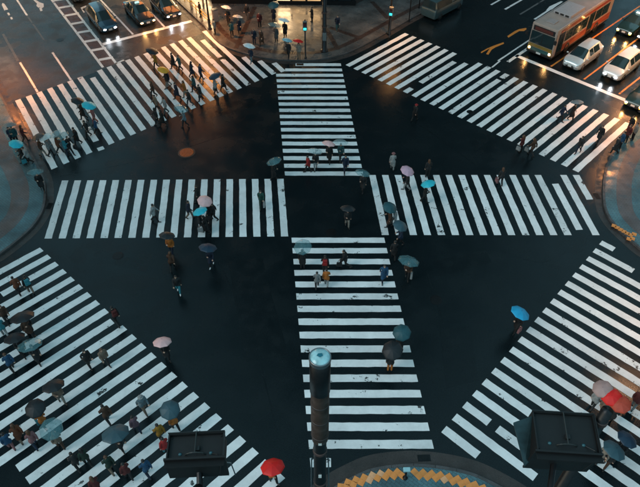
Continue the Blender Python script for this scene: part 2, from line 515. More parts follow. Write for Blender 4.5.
def stripe_mesh(d, n, c, w, s0a, s1a, s0b, s1b, jit=0.012):
    """bar between offsets c (edge a) and c+w (edge b) along n, from s0 to s1 along d, edges slightly uneven"""
    k = max(3, int(abs(s1a - s0a) / 0.35))
    A_ = [d * (s0a + (s1a - s0a) * i / k) + n * (c + random.uniform(-jit, jit)) for i in range(k + 1)]
    B_ = [d * (s0b + (s1b - s0b) * i / k) + n * (c + w + random.uniform(-jit, jit)) for i in range(k + 1)]
    return A_, B_


def crosswalk(th, c0, per, w_sign, ends0, ends1, count, over={}, worn=(), centred=False):
    d = dirv(th); n = Vector((-d.y, d.x, 0))
    root = tag(empty("crosswalk"), kind="structure")
    for k in range(count):
        c = c0 + k * per
        w = STRIPE_W * w_sign
        if centred: c -= w / 2

        def e(E_, off): return E_[0] + (c + off - c0) / per * E_[1]
        spans = [((e(ends0, 0), e(ends1, 0)), (e(ends0, w), e(ends1, w)))]
        if k in over:
            spans = []
            for q in over[k]:
                a, b = (d.dot(at(*q[0])) if q[0] else None), (d.dot(at(*q[1])) if q[1] else None)
                sa = [a if a is not None else e(ends0, 0), b if b is not None else e(ends1, 0)]
                sb = [a if a is not None else e(ends0, w), b if b is not None else e(ends1, w)]
                spans.append((sa, sb))
        for sa, sb in spans:
            A_, B_ = stripe_mesh(d, n, c, w, sa[0], sa[1], sb[0], sb[1])
            m = MB(); N = len(A_); z = 0.010
            vs_ = [(p.x, p.y, z) for p in A_] + [(p.x, p.y, z) for p in B_]
            fs = [(i, i + 1, N + i + 1, N + i) for i in range(N - 1)]
            lo = [(p.x, p.y, 0.001) for p in A_ + list(reversed(B_))]
            m.add(vs_, fs)
            ring = list(range(N)) + list(range(2 * N - 1, N - 1, -1))
            b0 = 2 * N
            m.add(lo, [])
            for i in range(2 * N):
                j = (i + 1) % (2 * N)
                m.f.append((ring[i], b0 + i, b0 + j, ring[j])); m.mi.append(0)
            me = m.mesh("stripe")
            bm = bmesh.new(); bm.from_mesh(me); bmesh.ops.recalc_face_normals(bm, faces=bm.faces); 
            up = [f for f in bm.faces if abs(f.normal.z) > 0.5 and f.normal.z < 0]
            if len(up) > 0: bmesh.ops.reverse_faces(bm, faces=list(bm.faces))
            bm.to_mesh(me); bm.free()
            link("stripe", me, WORN if k in worn else WHITE, root)
    return root


# at the lit shop corner, straight ahead
crosswalk(179.88, -51.006, 0.8927, 1, (4.064, -0.0863), (-1.749, -0.0747), 18, {0: [((295.6, 65), None)], 1: [((285, 70), None)]}, (8, 17), True)
# beside the manhole cover
crosswalk(95.25, 14.999, -0.8933, -1, (36.579, -0.071), (30.731, -0.0707), 18, {}, (0, 17))
# towards the yellow tiles
crosswalk(94.62, -6.379, -0.907, -1, (35.264, -0.073), (29.134, -0.0738), 17,
          {14: [((552, 184), (577, 230))], 16: [(None, (582, 200))]}, (0, 4, 12, 13))
# in front of the round-capped pole
crosswalk(0.03, 29.075, -0.9384, 1, (-1.804, 0.084), (4.176, 0.0892), 17, {16: [(None, (331, 463))]}, (5, 6, 9, 11, 15), True)
# below the waiting cars
crosswalk(122.2, -2.934, -0.9004, -1, (51.614, 0.1252), (41.028, 0.1314), 24,
          {7: [((90, 78.5), None)], 4: [(None, (94, 142)), ((99, 147.5), (102, 150))], 
           19: [((199.5, 41), (218, 58)), ((220, 60), None)], 20: [((201, 32), None)], 21: [((241, 58), None)], 22: [((256, 62), None)], 23: [((271, 64), (284, 71.5))]}, (17, 18, 19))
# below the bus
crosswalk(45.58, 34.045, -0.9024, -1, (37.977, 0.0289), (46.246, 0.0317), 25,
          {7: [(None, (412, 88.5)), ((419, 82), (452.5, 61))], 8: [(None, (463, 62))], 12: [(None, (497, 79)), ((499, 77), None)]}, (7, 12))
# crowded one
crosswalk(44.55, 32.751, -0.9029, -1, (7.251 - 12.5, 0.10), (7.251, 0.0372), 25,
          {0: [((-40, 295), None)], 1: [((-40, 311), None)], 2: [((2, 295), None)], 9: [(None, (110, 318.5))], 13: [((-12, 468), None)], 14: [((13.75, 463), None)], 15: [((23.75, 475.4), None)],
           16: [((34, 487), None)], 17: [((44, 498), None)], 18: [((55, 508), (112, 468)), ((118, 463), None)]}, ())
# behind the tilted floodlight
LRO = {0: [((615, 248.5), None)], 1: [((634.5, 269.5), None)], 19: [((480, 453), None)], 18: [((535, 478), None)], 17: [((491, 420.5), None), ((533, 453), (498, 428))]}
crosswalk(136.53, -33.552, 0.9269, 1, (6.825 - 12.5, -0.075), (6.825, -0.0215), 20, LRO, (9, 10, 14, 17))

# ------------------------------------------------------------------ lane paint
def line_mark(name, a, b, w, m_, parent, z=0.006, jit=0.01):
    A_, B_ = at(*a), at(*b); t = (B_ - A_); L_ = t.length; t.normalize(); n_ = Vector((-t.y, t.x, 0))
    k = max(2, int(L_ / 0.5)); l, r = [], []
    for i in range(k + 1):
        p = A_ + t * (L_ * i / k)
        l.append(p + n_ * (w / 2 + random.uniform(-jit, jit))); r.append(p - n_ * (w / 2 + random.uniform(-jit, jit)))
    m = MB(); N = k + 1
    m.add([(p.x, p.y, z) for p in r] + [(p.x, p.y, z) for p in l], [(i, i + 1, N + i + 1, N + i) for i in range(k)])
    return m.build(name, m_, parent)


lm = tag(empty("lane_markings"), kind="structure")
W = 0.18
for a, b, w, m_ in [
    ((12, -8), (27, 15.5), W, WHITE), ((52.5, 52.5), (71, 80), W, WHITE), ((20, 62.5), (37.5, 92), W, WHITE),
    ((3, 34), (18, 61), 0.22, FADED), ((27, 15.5), (44, 40), 0.16, FADED),
    ((48, -5), (103, 67.5), 0.22, WHITE), ((63, -5), (116.5, 64), 0.22, WHITE),
    ((102, 44.6), (194, 20.5), 0.45, WHITE), ((96, -5), (133, 34.5), W, WHITE), ((134, -5), (165, 27.5), W, WHITE),
    ((115, 64), (124, 60), 0.2, WORN),
    ((516, 55.5), (660, 114.5), 0.45, WHITE),
    ((498, 61), (531, 39), 0.16, WORN), ((508, 62), (530, 47), 0.3, WORN), ((492, 67.5), (500, 61), 0.16, WORN),
    ((551, 66.5), (640, 6), 0.15, ORANGE_PAINT), ((584, 79.5), (660, 22), 0.15, ORANGE_PAINT), ((619, 94), (680, 46), 0.15, ORANGE_PAINT),
    ((491, 5), (512, -7), 0.2, WORN), ((505, 9.5), (530, -5), 0.22, WORN), ((520, 14.5), (552, -5), 0.18, FADED), ((534.5, 19.5), (562, 1.5), 0.22, WHITE),
]:
    line_mark("lane_line", a, b, w, m_, lm)
# hatched median: red-brown surfacing with white rungs
P0, P1, P2, P3 = at(49, -5), at(104, 67.5), at(116, 63.5), at(62, -5)
flat([P0, P1, P2, P3], 0.004, "hatched_surfacing", RED_FILL, lm)
for y0, x0, x1, y1 in [(0.8, 53.5, 68, -1.4), (8, 59, 73.3, 5.6), (15.8, 65, 79, 13.4), (24.2, 71.4, 85, 21.8), (32.8, 78, 92, 30.4), (41.8, 84.7, 99, 39.4), (50.6, 91.5, 106, 48), (60, 99, 113, 57.5)]:
    line_mark("hatch_bar", (x0, y0), (x1, y1), 0.42, WHITE, lm, 0.0095)


def arrow(pts, m_, parent, z=0.0065):
    m = MB(); q = [at(*p) for p in pts]
    m.add([(p.x, p.y, z) for p in q], [tuple(range(len(q)))])
    return m.build("lane_arrow", m_, parent)


arrow([(2.5, 3), (4.5, 4), (8.2, 9.5), (4.5, 10.8), (1.8, 5)], WORN, lm)
arrow([(7, 13), (9, 12.6), (10.2, 15), (8.4, 15.6)], WORN, lm); arrow([(10, 17.4), (12, 17), (13, 19.2), (11, 19.8)], WORN, lm)
arrow([(31, -2), (34.5, -2), (39, 2.2), (43.5, 3.6), (43.8, 7), (41.8, 8.4), (42.6, 10.8), (40.5, 11.4), (39.4, 8.6), (36.4, 6), (37, 3.6)], WORN, lm)
arrow([(80.5, 7.8), (86, 5.6), (87, 7.0), (82, 9.2), (85, 12.2), (83.6, 12.8)], WORN, lm)
arrow([(546, 10.5), (549.5, 6.5), (561, 1.2), (557, 5.5), (552, 9.6)], WHITE, lm)
arrow([(507.2, 36.2), (515, 31), (519, 29.3), (526, 27.9), (526.6, 29.3), (524, 31.2), (519.2, 31.2), (515.8, 33.2), (508.4, 37.8)], ORANGE_PAINT, lm)
arrow([(486, 54.2), (490, 48.2), (487, 50), (481, 53.4), (481, 52), (487, 48.6), (494, 45.6), (503.6, 42.3), (504, 43.8), (495.5, 47.4), (491.6, 49.8), (488.4, 54.8)], ORANGE_PAINT, lm)

# ------------------------------------------------------------------ manhole cover
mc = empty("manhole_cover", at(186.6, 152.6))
tag(mc, "round manhole cover with painted orange glow set in the bare wet asphalt", "manhole cover")
MANHOLE = mat("manhole_painted_glow", (0.52, 0.10, 0.025), 0.33, 0.2, 0.35, 5, rvar=0.12)  # orange reflected light put into the cover's colour
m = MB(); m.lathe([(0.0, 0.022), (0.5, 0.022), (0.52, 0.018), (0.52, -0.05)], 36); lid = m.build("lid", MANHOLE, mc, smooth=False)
m = MB(); m.lathe([(0.535, -0.05), (0.535, 0.014), (0.64, 0.012), (0.66, -0.05)], 36); m.build("ring_frame", mat("manhole_ring", (0.10, 0.06, 0.045), 0.45, 0.6, 0.3, 6), mc)
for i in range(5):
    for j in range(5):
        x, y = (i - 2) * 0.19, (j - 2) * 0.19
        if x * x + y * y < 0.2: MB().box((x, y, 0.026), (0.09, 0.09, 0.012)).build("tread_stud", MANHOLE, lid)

# ------------------------------------------------------------------ tactile paving tiles
TACT = mat("tactile_tile_orange", (0.72, 0.26, 0.06), 0.42, 0, 0.22, 2.2, rvar=0.1)
TACT2 = mat("tactile_tile_worn", (0.72, 0.36, 0.18), 0.5, 0, 0.25, 2.2, rvar=0.1)
tm = MB()
tm.box((0, 0, 0.006), (0.29, 0.29, 0.02), taper=0.97)
for i in range(4):
    for j in range(4):
        x, y = (i - 1.5) * 0.07, (j - 1.5) * 0.07
        r_ = 0.018
        tm.add([(x - r_, y, 0.016), (x, y - r_, 0.016), (x + r_, y, 0.016), (x, y + r_, 0.016), (x, y, 0.023)], [(0, 1, 4), (1, 2, 4), (2, 3, 4), (3, 0, 4)])
tile_me = tm.mesh("tile")
# row following the kerb of the near pavement: arc positions from the surveyed band
core = smooth_curve([at(x, y, 0.135) for x, y in ((334, 492), (345, 483.5), (360, 478.5), (375, 474.5), (390, 472.3), (405, 471.6), (420, 472.2), (440, 474.8), (460, 479.5), (480, 486.5), (496, 494))], 14)
strip = tag(empty("tactile_strip", core[len(core) // 2]), "zigzag strip of orange tactile tiles along the near kerb", "tactile paving")
pos, acc, nxt = [], 0.0, 0.0
for a, b in zip(core[:-1], core[1:]):
    L_ = (b - a).length
    while nxt <= acc + L_:
        pos.append((a + (b - a) * ((nxt - acc) / L_), (b - a).normalized())); nxt += 0.402
    acc += L_
gap = at(404, 472)
for i, (p, t) in enumerate(pos):
    if abs(p.x - gap.x) < 0.22: continue
    nrm = Vector((-t.y, t.x, 0))
    ang = math.atan2(t.y, t.x) + math.pi / 4
    for row, (du, dn) in enumerate(((0, 0.0), (0.2, -0.2))):
        pass
        q = p + t * du + nrm * dn - strip.location
        q.z = 0.003
        link("tile", tile_me, TACT2 if random.random() < 0.18 else TACT, strip, q, (0, 0, ang))
strip2 = tag(empty("tactile_strip", at(622, 231, 0.135)), "short row of orange tactile tiles on the corner with pink paving band", "tactile paving")
for x, y in ((614, 225.8), (617.2, 227.6), (620.6, 229.6), (624, 231.6), (627.2, 233.4), (630.5, 234.8), (634.2, 234.2), (632.4, 238.6), (629, 239)):
    q = at(x, y, 0.135) - strip2.location; q.z = 0.003
    link("tile", tile_me, TACT, strip2, q, (0, 0, R(-28 + 45 * 0)))

# ------------------------------------------------------------------ buildings round the junction
STONE = mat("building_stone", (0.10, 0.10, 0.10), 0.6, 0, 0.15, 0.6)
STONE_D = mat("building_dark_panel", (0.035, 0.038, 0.04), 0.4, 0.2, 0.15, 0.6)
WIN_DARK = mat("window_dark", (0.015, 0.025, 0.03), 0.08, 0, 0.1, 0.5)
WIN_DIM = mat("window_dim_light", (0.1, 0.09, 0.07), 0.1, emit=(1.0, 0.72, 0.42), estr=0.25)
WIN_WARM = mat("window_warm_light", (0.3, 0.2, 0.1), 0.1, emit=(1.0, 0.60, 0.26), estr=2.6)
SHOP_LIT = mat("shop_window_light", (0.5, 0.4, 0.3), 0.1, emit=(1.0, 0.66, 0.34), estr=9.0)
SIGN_ORANGE = mat("lit_sign_orange", (0.6, 0.2, 0.05), 0.3, emit=(1.0, 0.30, 0.07), estr=2.3)


def building(name, label, foot, height, floors, lit, base_h=4.2, wall=STONE, signs=()):
    """foot: counter-clockwise corner list; window ribbons on the sides listed in lit: {side: {floor: material}}"""
    c = sum(foot, Vector((0, 0, 0))) / len(foot)
    root = tag(empty(name, (c.x, c.y, 0)), label, "building")
    n = len(foot); P = [p - Vector((c.x, c.y, 0)) for p in foot]
    mb = MB()
    mb.add([(p.x, p.y, 0.0) for p in P] + [(p.x, p.y, height) for p in P],
           [tuple(range(n, 2 * n))] + [(i, (i + 1) % n, n + (i + 1) % n, n + i) for i in range(n)])
    mb.build("wall", wall, root)
    fh = (height - base_h) / floors
    for s, spec in lit.items():
        a, b = P[s], P[(s + 1) % n]; t = (b - a); L_ = t.length; t.normalize(); nn = Vector((t.y, -t.x, 0)); rz = math.atan2(t.y, t.x)
        for f in range(floors):
            z = base_h + fh * (f + 0.5)
            m_ = spec.get(f, spec.get('all', WIN_DARK))
            mid = (a + b) / 2 + nn * 0.04
            MB().box((mid.x, mid.y, z), (L_ - 1.2, 0.10, fh * 0.55), rz).build("window_ribbon", m_, root)
            k = max(1, int(L_ / 9))
            for i in range(k + 1):
                q = a + t * (0.6 + (L_ - 1.2) * i / k) + nn * 0.10
                MB().box((q.x, q.y, z), (0.14, 0.16, fh * 0.55 + 0.1), rz).build("mullion", STONE_D, root)
            q = (a + b) / 2 + nn * 0.10
            MB().box((q.x, q.y, z + fh * 0.36), (L_ - 0.6, 0.24, 0.22), rz).build("ledge", wall, root)
    return root, P


C_N = [at(212, 3.2), at(356, 5.2)]
NB = [C_N[0], C_N[1], C_N[1] + dirv(45.6) * 70, C_N[1] + dirv(45.6) * 70 + dirv(135) * 40, C_N[0] + dirv(118) * 70]
north, NP = building("shop_building", "corner building with a warmly lit shop front behind the pavement", NB, 104, 22,
                     {0: {}, 1: {'all': WIN_DARK}, 4: {0: WIN_WARM, 1: WIN_DIM}}, 4.6, STONE_D)
a, b = NP[0], NP[1]; t = (b - a).normalized(); L_ = (b - a).length; nn = Vector((t.y, -t.x, 0)); rz = math.atan2(t.y, t.x)
k = 9
for i in range(k):
    q = a + t * (0.4 + (L_ - 0.8) * (i + 0.5) / k) + nn * 0.06
    lit_ = SHOP_LIT if i == 4 else (WIN_WARM if i in (5, 6) else WIN_DARK)
    MB().box((q.x, q.y, 2.0), ((L_ - 0.8) / k - 0.22, 0.10, 3.0), rz).build("shop_window", lit_, north)
    q = a + t * (0.4 + (L_ - 0.8) * i / k) + nn * 0.16
    MB().box((q.x, q.y, 2.2), (0.16, 0.3, 4.2), rz).build("pilaster", DARKMETAL, north)
q = (a + b) / 2 + nn * 0.5
MB().box((q.x, q.y, 4.0), (L_ + 0.4, 1.1, 0.3), rz).build("canopy", DARKMETAL, north)
q = (a + b) / 2 + nn * 0.2
MB().box((q.x, q.y, 0.32), (L_ - 0.1, 0.36, 0.42), rz).build("plinth", DARKMETAL, north)
# shop windows along the side street
a, b = NP[4], NP[0]; t = (b - a).normalized(); L_ = (b - a).length; nn = Vector((t.y, -t.x, 0)); rz = math.atan2(t.y, t.x)
for i in range(10):
    q = b - t * (1.8 + i * 3.4) + nn * 0.06
    MB().box((q.x, q.y, 2.1), (3.0, 0.10, 3.2), rz).build("shop_window", SHOP_LIT if i in (0, 1, 3, 4) else WIN_WARM, north)
# lit sign boards up the side-street facade; their glow lies on the wet road
for i, (d_, z_, h_, w_) in enumerate(((5.5, 8.5, 5.0, 6.0), (13.0, 11.0, 8.0, 6.5), (21.5, 13.0, 9.0, 7.0), (30.0, 15.0, 6.0, 7.0))):
    q = b - t * d_ + nn * 0.45
    MB().box((q.x, q.y, z_ + h_ / 2), (w_ + 0.3, 0.3, h_ + 0.3), rz).build("sign_box", DARKMETAL, north)
    q = b - t * d_ + nn * 0.62
    MB().box((q.x, q.y, z_ + h_ / 2), (w_, 0.06, h_), rz).build("sign_face", SIGN_ORANGE, north)
wk, ek = at(46, 195), at(602.5, 190)
W0 = wk + Vector((-9.5, 0, 0))
WB = [W0, W0 + dirv(122.2) * 95, W0 + dirv(122.2) * 95 + Vector((-40, 0, 0)), W0 + dirv(224.5) * 45 + Vector((-30, 0, 0)), W0 + dirv(224.5) * 45]
building("office_building", "grey office block beyond the blue-grey corner pavement", WB, 42, 9, {0: {0: WIN_WARM, 1: WIN_DIM}, 4: {0: WIN_DIM}}, 4.5, STONE)
E0 = ek + Vector((9.5, 0, 0))
EB = [E0, E0 + dirv(-43.5) * 45, E0 + dirv(-43.5) * 45 + Vector((30, 0, 0)), E0 + dirv(45.6) * 90 + Vector((40, 0, 0)), E0 + dirv(45.6) * 90]
building("office_building", "dark office block beyond the corner with orange tiles", EB, 42, 9, {0: {0: WIN_DIM}, 4: {0: WIN_WARM, 1: WIN_DIM, 2: WIN_DIM}}, 4.5, STONE_D)

# ------------------------------------------------------------------ street lamps (heads above the frame), signals, posts
def street_lamp(px, label, arm_deg, h=8.5, arm=2.2, power=900, col=(1.0, 0.58, 0.24), rad=0.09, base=None):
    p = base if base else at(*px, 0.13)
    root = tag(empty("street_lamp", p), label, "street lamp", "street lamps at the corners")
    m = MB(); m.lathe([(0, 0), (0.2, 0), (0.2, 0.06), (0.14, 0.1), (0.13, 0.9), (rad + 0.02, 1.0), (rad, 1.1), (rad * 0.7, h)], 14); m.build("pole", DARKMETAL, root, smooth=True)
    d = dirv(arm_deg)
    m = MB(); m.path([(0, 0, h - 0.1), tuple(d * arm * 0.5 + Vector((0, 0, h + 0.35))), tuple(d * arm + Vector((0, 0, h + 0.45)))], 0.05); m.build("arm", DARKMETAL, root)
    hd = MB(); e_ = d * (arm + 0.3)
    hd.box((e_.x, e_.y, h + 0.47), (0.75, 0.3, 0.14), R(arm_deg)); head = hd.build("lamp_head", STEEL, root)
    MB().box((e_.x, e_.y, h + 0.385), (0.6, 0.24, 0.02), R(arm_deg)).build("lens", LAMPGLOW, head)
    ld = bpy.data.lights.new("lamp_light", 'SPOT'); ld.energy = power; ld.color = col; ld.spot_size = R(140); ld.spot_blend = 0.8; ld.shadow_soft_size = 0.25
    lo = bpy.data.objects.new("lamp_light", ld); COL.objects.link(lo); lo.location = (e_.x, e_.y, h + 0.34); lo.parent = root
    return root


street_lamp((210, 29), "dark street lamp pole beside the yellow guard rail", 250, 5.2, 0.9, 2100, (1.0, 0.34, 0.075))
street_lamp((389, 33.5), "dark street lamp pole near the kerb behind the van", 300, 4.4, 0.5, 450, (1.0, 0.42, 0.12))
street_lamp(None, "dark street lamp pole among the people waiting by the pink band", 225, 5.0, 1.6, 1100, (1.0, 0.34, 0.08), base=at(640, 112, 0.13))
street_lamp(None, "dark street lamp pole on the pavement below the orange tiles", 180, 6.0, 1.2, 500, (1.0, 0.50, 0.25), base=at(690, 330, 0.13))
street_lamp(None, "dark street lamp pole at the end of the faded lane line", 20, 4.4, 1.2, 1700, (1.0, 0.27, 0.045), base=at(-16, 84, 0.13))
street_lamp(None, "dark street lamp pole beside the road with the hatched median", 20, 7.0, 2.0, 700, (1.0, 0.58, 0.34), base=at(-40, 12, 0.13))
street_lamp(None, "dark street lamp pole beside the road of the queuing dark green cars", 200, 7.0, 2.0, 3600, (1.0, 0.38, 0.13), base=at(672, 50, 0.13))


def ped_signal(px, label, h=3.3, face=270):
    root = tag(empty("pedestrian_signal", at(*px, 0.13)), label, "traffic signal", "pedestrian signals")
    m = MB(); m.lathe([(0, 0), (0.13, 0), (0.13, 0.05), (0.065, 0.07), (0.06, h + 0.5), (0, h + 0.52)], 12); m.build("pole", DARKMETAL, root, smooth=True)
    d = dirv(face); rz = R(face + 90)
    q = d * 0.16
    hs = MB().box((q.x, q.y, h), (0.36, 0.22, 0.82), rz).build("housing", mat("signal_housing", (0.12, 0.13, 0.13), 0.5), root, bevel=0.02)
    q = d * 0.285
    MB().box((q.x, q.y, h + 0.19), (0.26, 0.03, 0.27), rz).build("red_lens", mat("signal_lens_off", (0.08, 0.01, 0.01), 0.2), hs)
    MB().box((q.x, q.y, h - 0.19), (0.26, 0.03, 0.27), rz).build("green_lens", TEALGLOW, hs)
    for dz in (0.36, -0.02):
        q = d * 0.36
        MB().box((q.x, q.y, h + dz), (0.34, 0.18, 0.015), rz).build("visor", BLACKPLASTIC, hs)
    return root


ped_signal((305.5, 58), "slim pedestrian signal with green light at the kerb beside the red umbrella", 3.1)
ped_signal((389.5, 37.5), "slim pedestrian signal with green light on the kerb near the van", 2.6, 250)

sp = tag(empty("signal_mast", at(324.3, 51, 0.13)), "thick dark traffic signal mast standing alone on the shop corner pavement", "mast")
m = MB(); m.lathe([(0, 0), (0.34, 0), (0.34, 0.08), (0.22, 0.12), (0.21, 2.0), (0.19, 2.02), (0.16, 9.5), (0, 9.5)], 16); m.build("pole", DARKMETAL, sp, smooth=True)
MB().box((0.0, -0.24, 1.5), (0.34, 0.2, 0.7)).build("control_box", mat("signal_housing"), sp, bevel=0.02)
for z in (2.3, 3.6, 4.9):
    m = MB(); m.lathe([(0.215, z), (0.235, z), (0.235, z + 0.12), (0.215, z + 0.12)], 16); m.build("clamp_band", mat("rust_band", (0.06, 0.035, 0.03), 0.6), sp)
m = MB(); m.path([(0, 0, 8.6), (0.5, -3.2, 9.0)], 0.07); m.build("arm", DARKMETAL, sp)
hs = MB().box((0.52, -3.3, 9.0), (1.25, 0.2, 0.36)).build("signal_head", mat("signal_housing"), sp, bevel=0.03)
for i in range(3):
    m = MB(); m.tube((0.12 + i * 0.4, -3.41, 9.0), (0.12 + i * 0.4, -3.43, 9.0), 0.15, n=16); m.build("lens", [REDGLOW, mat("signal_lens_off"), mat("signal_lens_off")][2 - i], hs)

# yellow guard rail on the kerb of the shop corner
YEL = mat("guard_rail_yellow", (0.58, 0.36, 0.05), 0.4, 0.1, 0.2, 4)
ga, gb = at(206, 26, 0.13), at(166, -14, 0.13); gt = (gb - ga); gl = gt.length; gt.normalize(); gn = Vector((gt.y, -gt.x, 0)) * -0.35
ga = ga - Vector((-gt.y, gt.x, 0)) * 0.3
gr = tag(empty("guard_rail", ga), "yellow pipe guard rail along the kerb beside the waiting cars", "guard rail")
for i in range(int(gl / 1.5) + 1):
    p = gt * (i * 1.5); MB().tube((p.x, p.y, 0), (p.x, p.y, 0.86), 0.038).build("post", YEL, gr)
for z in (0.45, 0.84):
    p = gt * gl; MB().tube((0, 0, z), (p.x, p.y, z), 0.042).build("rail", YEL, gr)

# small posts and cabinets behind the rail
for (x, y, h_, c_, lb) in ((192, 9, 1.1, (0.55, 0.5, 0.42), "short pale bollard behind the yellow rail beside the black clad person"), (203.5, 6, 1.3, (0.4, 0.36, 0.3), "taller pale bollard between the yellow rail and the lamp pole")):
    bo = tag(empty("bollard", at(x, y, 0.13)), lb, "bollard")
    m = MB(); m.lathe([(0, 0), (0.11, 0), (0.11, h_ - 0.1), (0.07, h_), (0, h_ + 0.02)], 14); m.build("post", mat("bollard_%d" % x, c_, 0.5), bo, smooth=True)
    m = MB(); m.lathe([(0.112, h_ - 0.35), (0.116, h_ - 0.34), (0.116, h_ - 0.24), (0.112, h_ - 0.23)], 14); m.build("reflector_band", YEL, bo)
kc = tag(empty("control_cabinet", at(216, 21.5, 0.13), R(30)), "narrow grey control cabinet beside the street lamp at the shop corner", "cabinet")
MB().box((0, 0, 0.62), (0.5, 0.36, 1.2)).build("body", mat("cabinet_grey", (0.16, 0.17, 0.17), 0.5), kc, bevel=0.02)
MB().box((0, 0, 1.24), (0.56, 0.42, 0.05)).build("lid", STEEL, kc); MB().box((0, -0.19, 0.62), (0.42, 0.02, 1.0)).build("door", mat("cabinet_grey"), kc)
for (x, y, h_, lb) in ((409, 21, 3.4, "thin black post by the kerb next to the van"), (419, 8, 3.2, "thin black post at the kerb behind the van's rear corner")):
    ps = tag(empty("sign_post", at(x, y, 0.13)), lb, "post")
    m = MB(); m.lathe([(0, 0), (0.12, 0), (0.12, 0.04), (0.05, 0.06), (0.045, h_), (0, h_ + 0.01)], 10); m.build("pole", DARKMETAL, ps)
    m = MB(); m.tube((0, -0.06, h_ - 0.3), (0, -0.08, h_ - 0.3), 0.28, n=18); m.build("sign_disc", mat("sign_back", (0.14, 0.14, 0.14), 0.5, 0.5), ps)

# small kerb post in the gap of the tactile strip
kp = tag(empty("kerb_post", at(405, 478, 0.135)), "short black post with pale blue top in the gap of the orange tiles", "bollard")
m = MB(); m.lathe([(0, 0), (0.12, 0), (0.12, 0.04), (0.05, 0.06), (0.05, 0.82)], 12); m.build("post", DARKMETAL, kp, smooth=True)
MB().box((0, 0, 0.86), (0.32, 0.2, 0.10)).build("cap", mat("cap_pale_blue", (0.30, 0.52, 0.56), 0.35), kp, bevel=0.015)

# ------------------------------------------------------------------ round-capped pole near the camera
PB = Vector((0.0, 9.5, 0.13))
rp = tag(empty("lamp_column", PB), "tall dark column with a pale round cap and rusty upper sleeve", "column")
zt = CAM_H - 1.447 * 9.5 - 0.13
zw = CAM_H - 1.90 * 9.5 - 0.13
RUST = mat("column_sleeve_rust", (0.075, 0.045, 0.033), 0.5, 0.3, 0.55, 3.5, rvar=0.12)
m = MB(); m.lathe([(0.0, 0), (0.34, 0), (0.34, 0.1), (0.21, 0.16), (0.20, zw)], 28); m.build("pole", DARKMETAL, rp, smooth=True)
m = MB(); m.lathe([(0.19, zw - 0.12), (0.245, zw), (0.262, zw + 0.25), (0.262, zt - 1.6)], 32); sl = m.build("sleeve", RUST, rp, smooth=True)
m = MB(); m.lathe([(0.262, zt - 1.6), (0.28, zt - 1.58), (0.28, zt - 0.12), (0.24, zt - 0.1)], 32); m.build("collar", DARKMETAL, rp, smooth=True)
for z in (zw + 1.2, zw + 2.05, zw + 0.3):
    m = MB(); m.lathe([(0.262, z), (0.275, z + 0.01), (0.275, z + 0.06), (0.262, z + 0.07)], 32); m.build("seam_ring", mat("seam_dark", (0.03, 0.02, 0.018), 0.5), sl)
CAPM = mat("cap_glass", (0.36, 0.62, 0.66), 0.14, 0.0, 0.45, 5.0, spec=0.7)
m = MB(); m.lathe([(0.285, zt - 0.16), (0.295, zt - 0.05), (0.295, zt), (0.275, zt + 0.02), (0.262, zt)], 36); cap_r = m.build("cap_rim", STEEL, rp, smooth=True)
m = MB(); m.lathe([(0.264, zt - 0.005), (0.2, zt + 0.05), (0.1, zt + 0.075), (0, zt + 0.08)], 36); cp_ = m.build("cap", CAPM, rp, smooth=True)
m = MB(); m.add([(-0.09, -0.02, zt + 0.083), (0.0, -0.07, zt + 0.083), (0.08, -0.02, zt + 0.083), (0.05, 0.06, zt + 0.083), (-0.05, 0.05, zt + 0.083)], [(0, 1, 2, 3, 4)])
m.build("lens_mark", mat("cap_dark_mark", (0.02, 0.14, 0.19), 0.2), cp_)
for z in (zw - 0.8, zw - 3.0, zw - 5.4, zw - 8.0):
    m = MB(); m.lathe([(0.2, z), (0.225, z + 0.01), (0.225, z + 0.12), (0.2, z + 0.13)], 24); m.build("clamp_band", mat("rust_band"), rp)
    MB().box((0, -0.23, z + 0.9), (0.10, 0.05, 0.14)).build("label_plate", PLATE, rp)
for sx in (-1, 1):
    m = MB(); m.path([(sx * 0.27, -0.05, zw - 1.2), (sx * 0.29, -0.05, zw - 3.0), (sx * 0.27, -0.05, zw - 6.0)], 0.022); m.build("cable", STEEL, rp)

# ------------------------------------------------------------------ floodlight boxes on masts, near the camera
FLOOD = mat("floodlight_black", (0.004, 0.0045, 0.005), 0.6, 0.0, 0.3, 4)


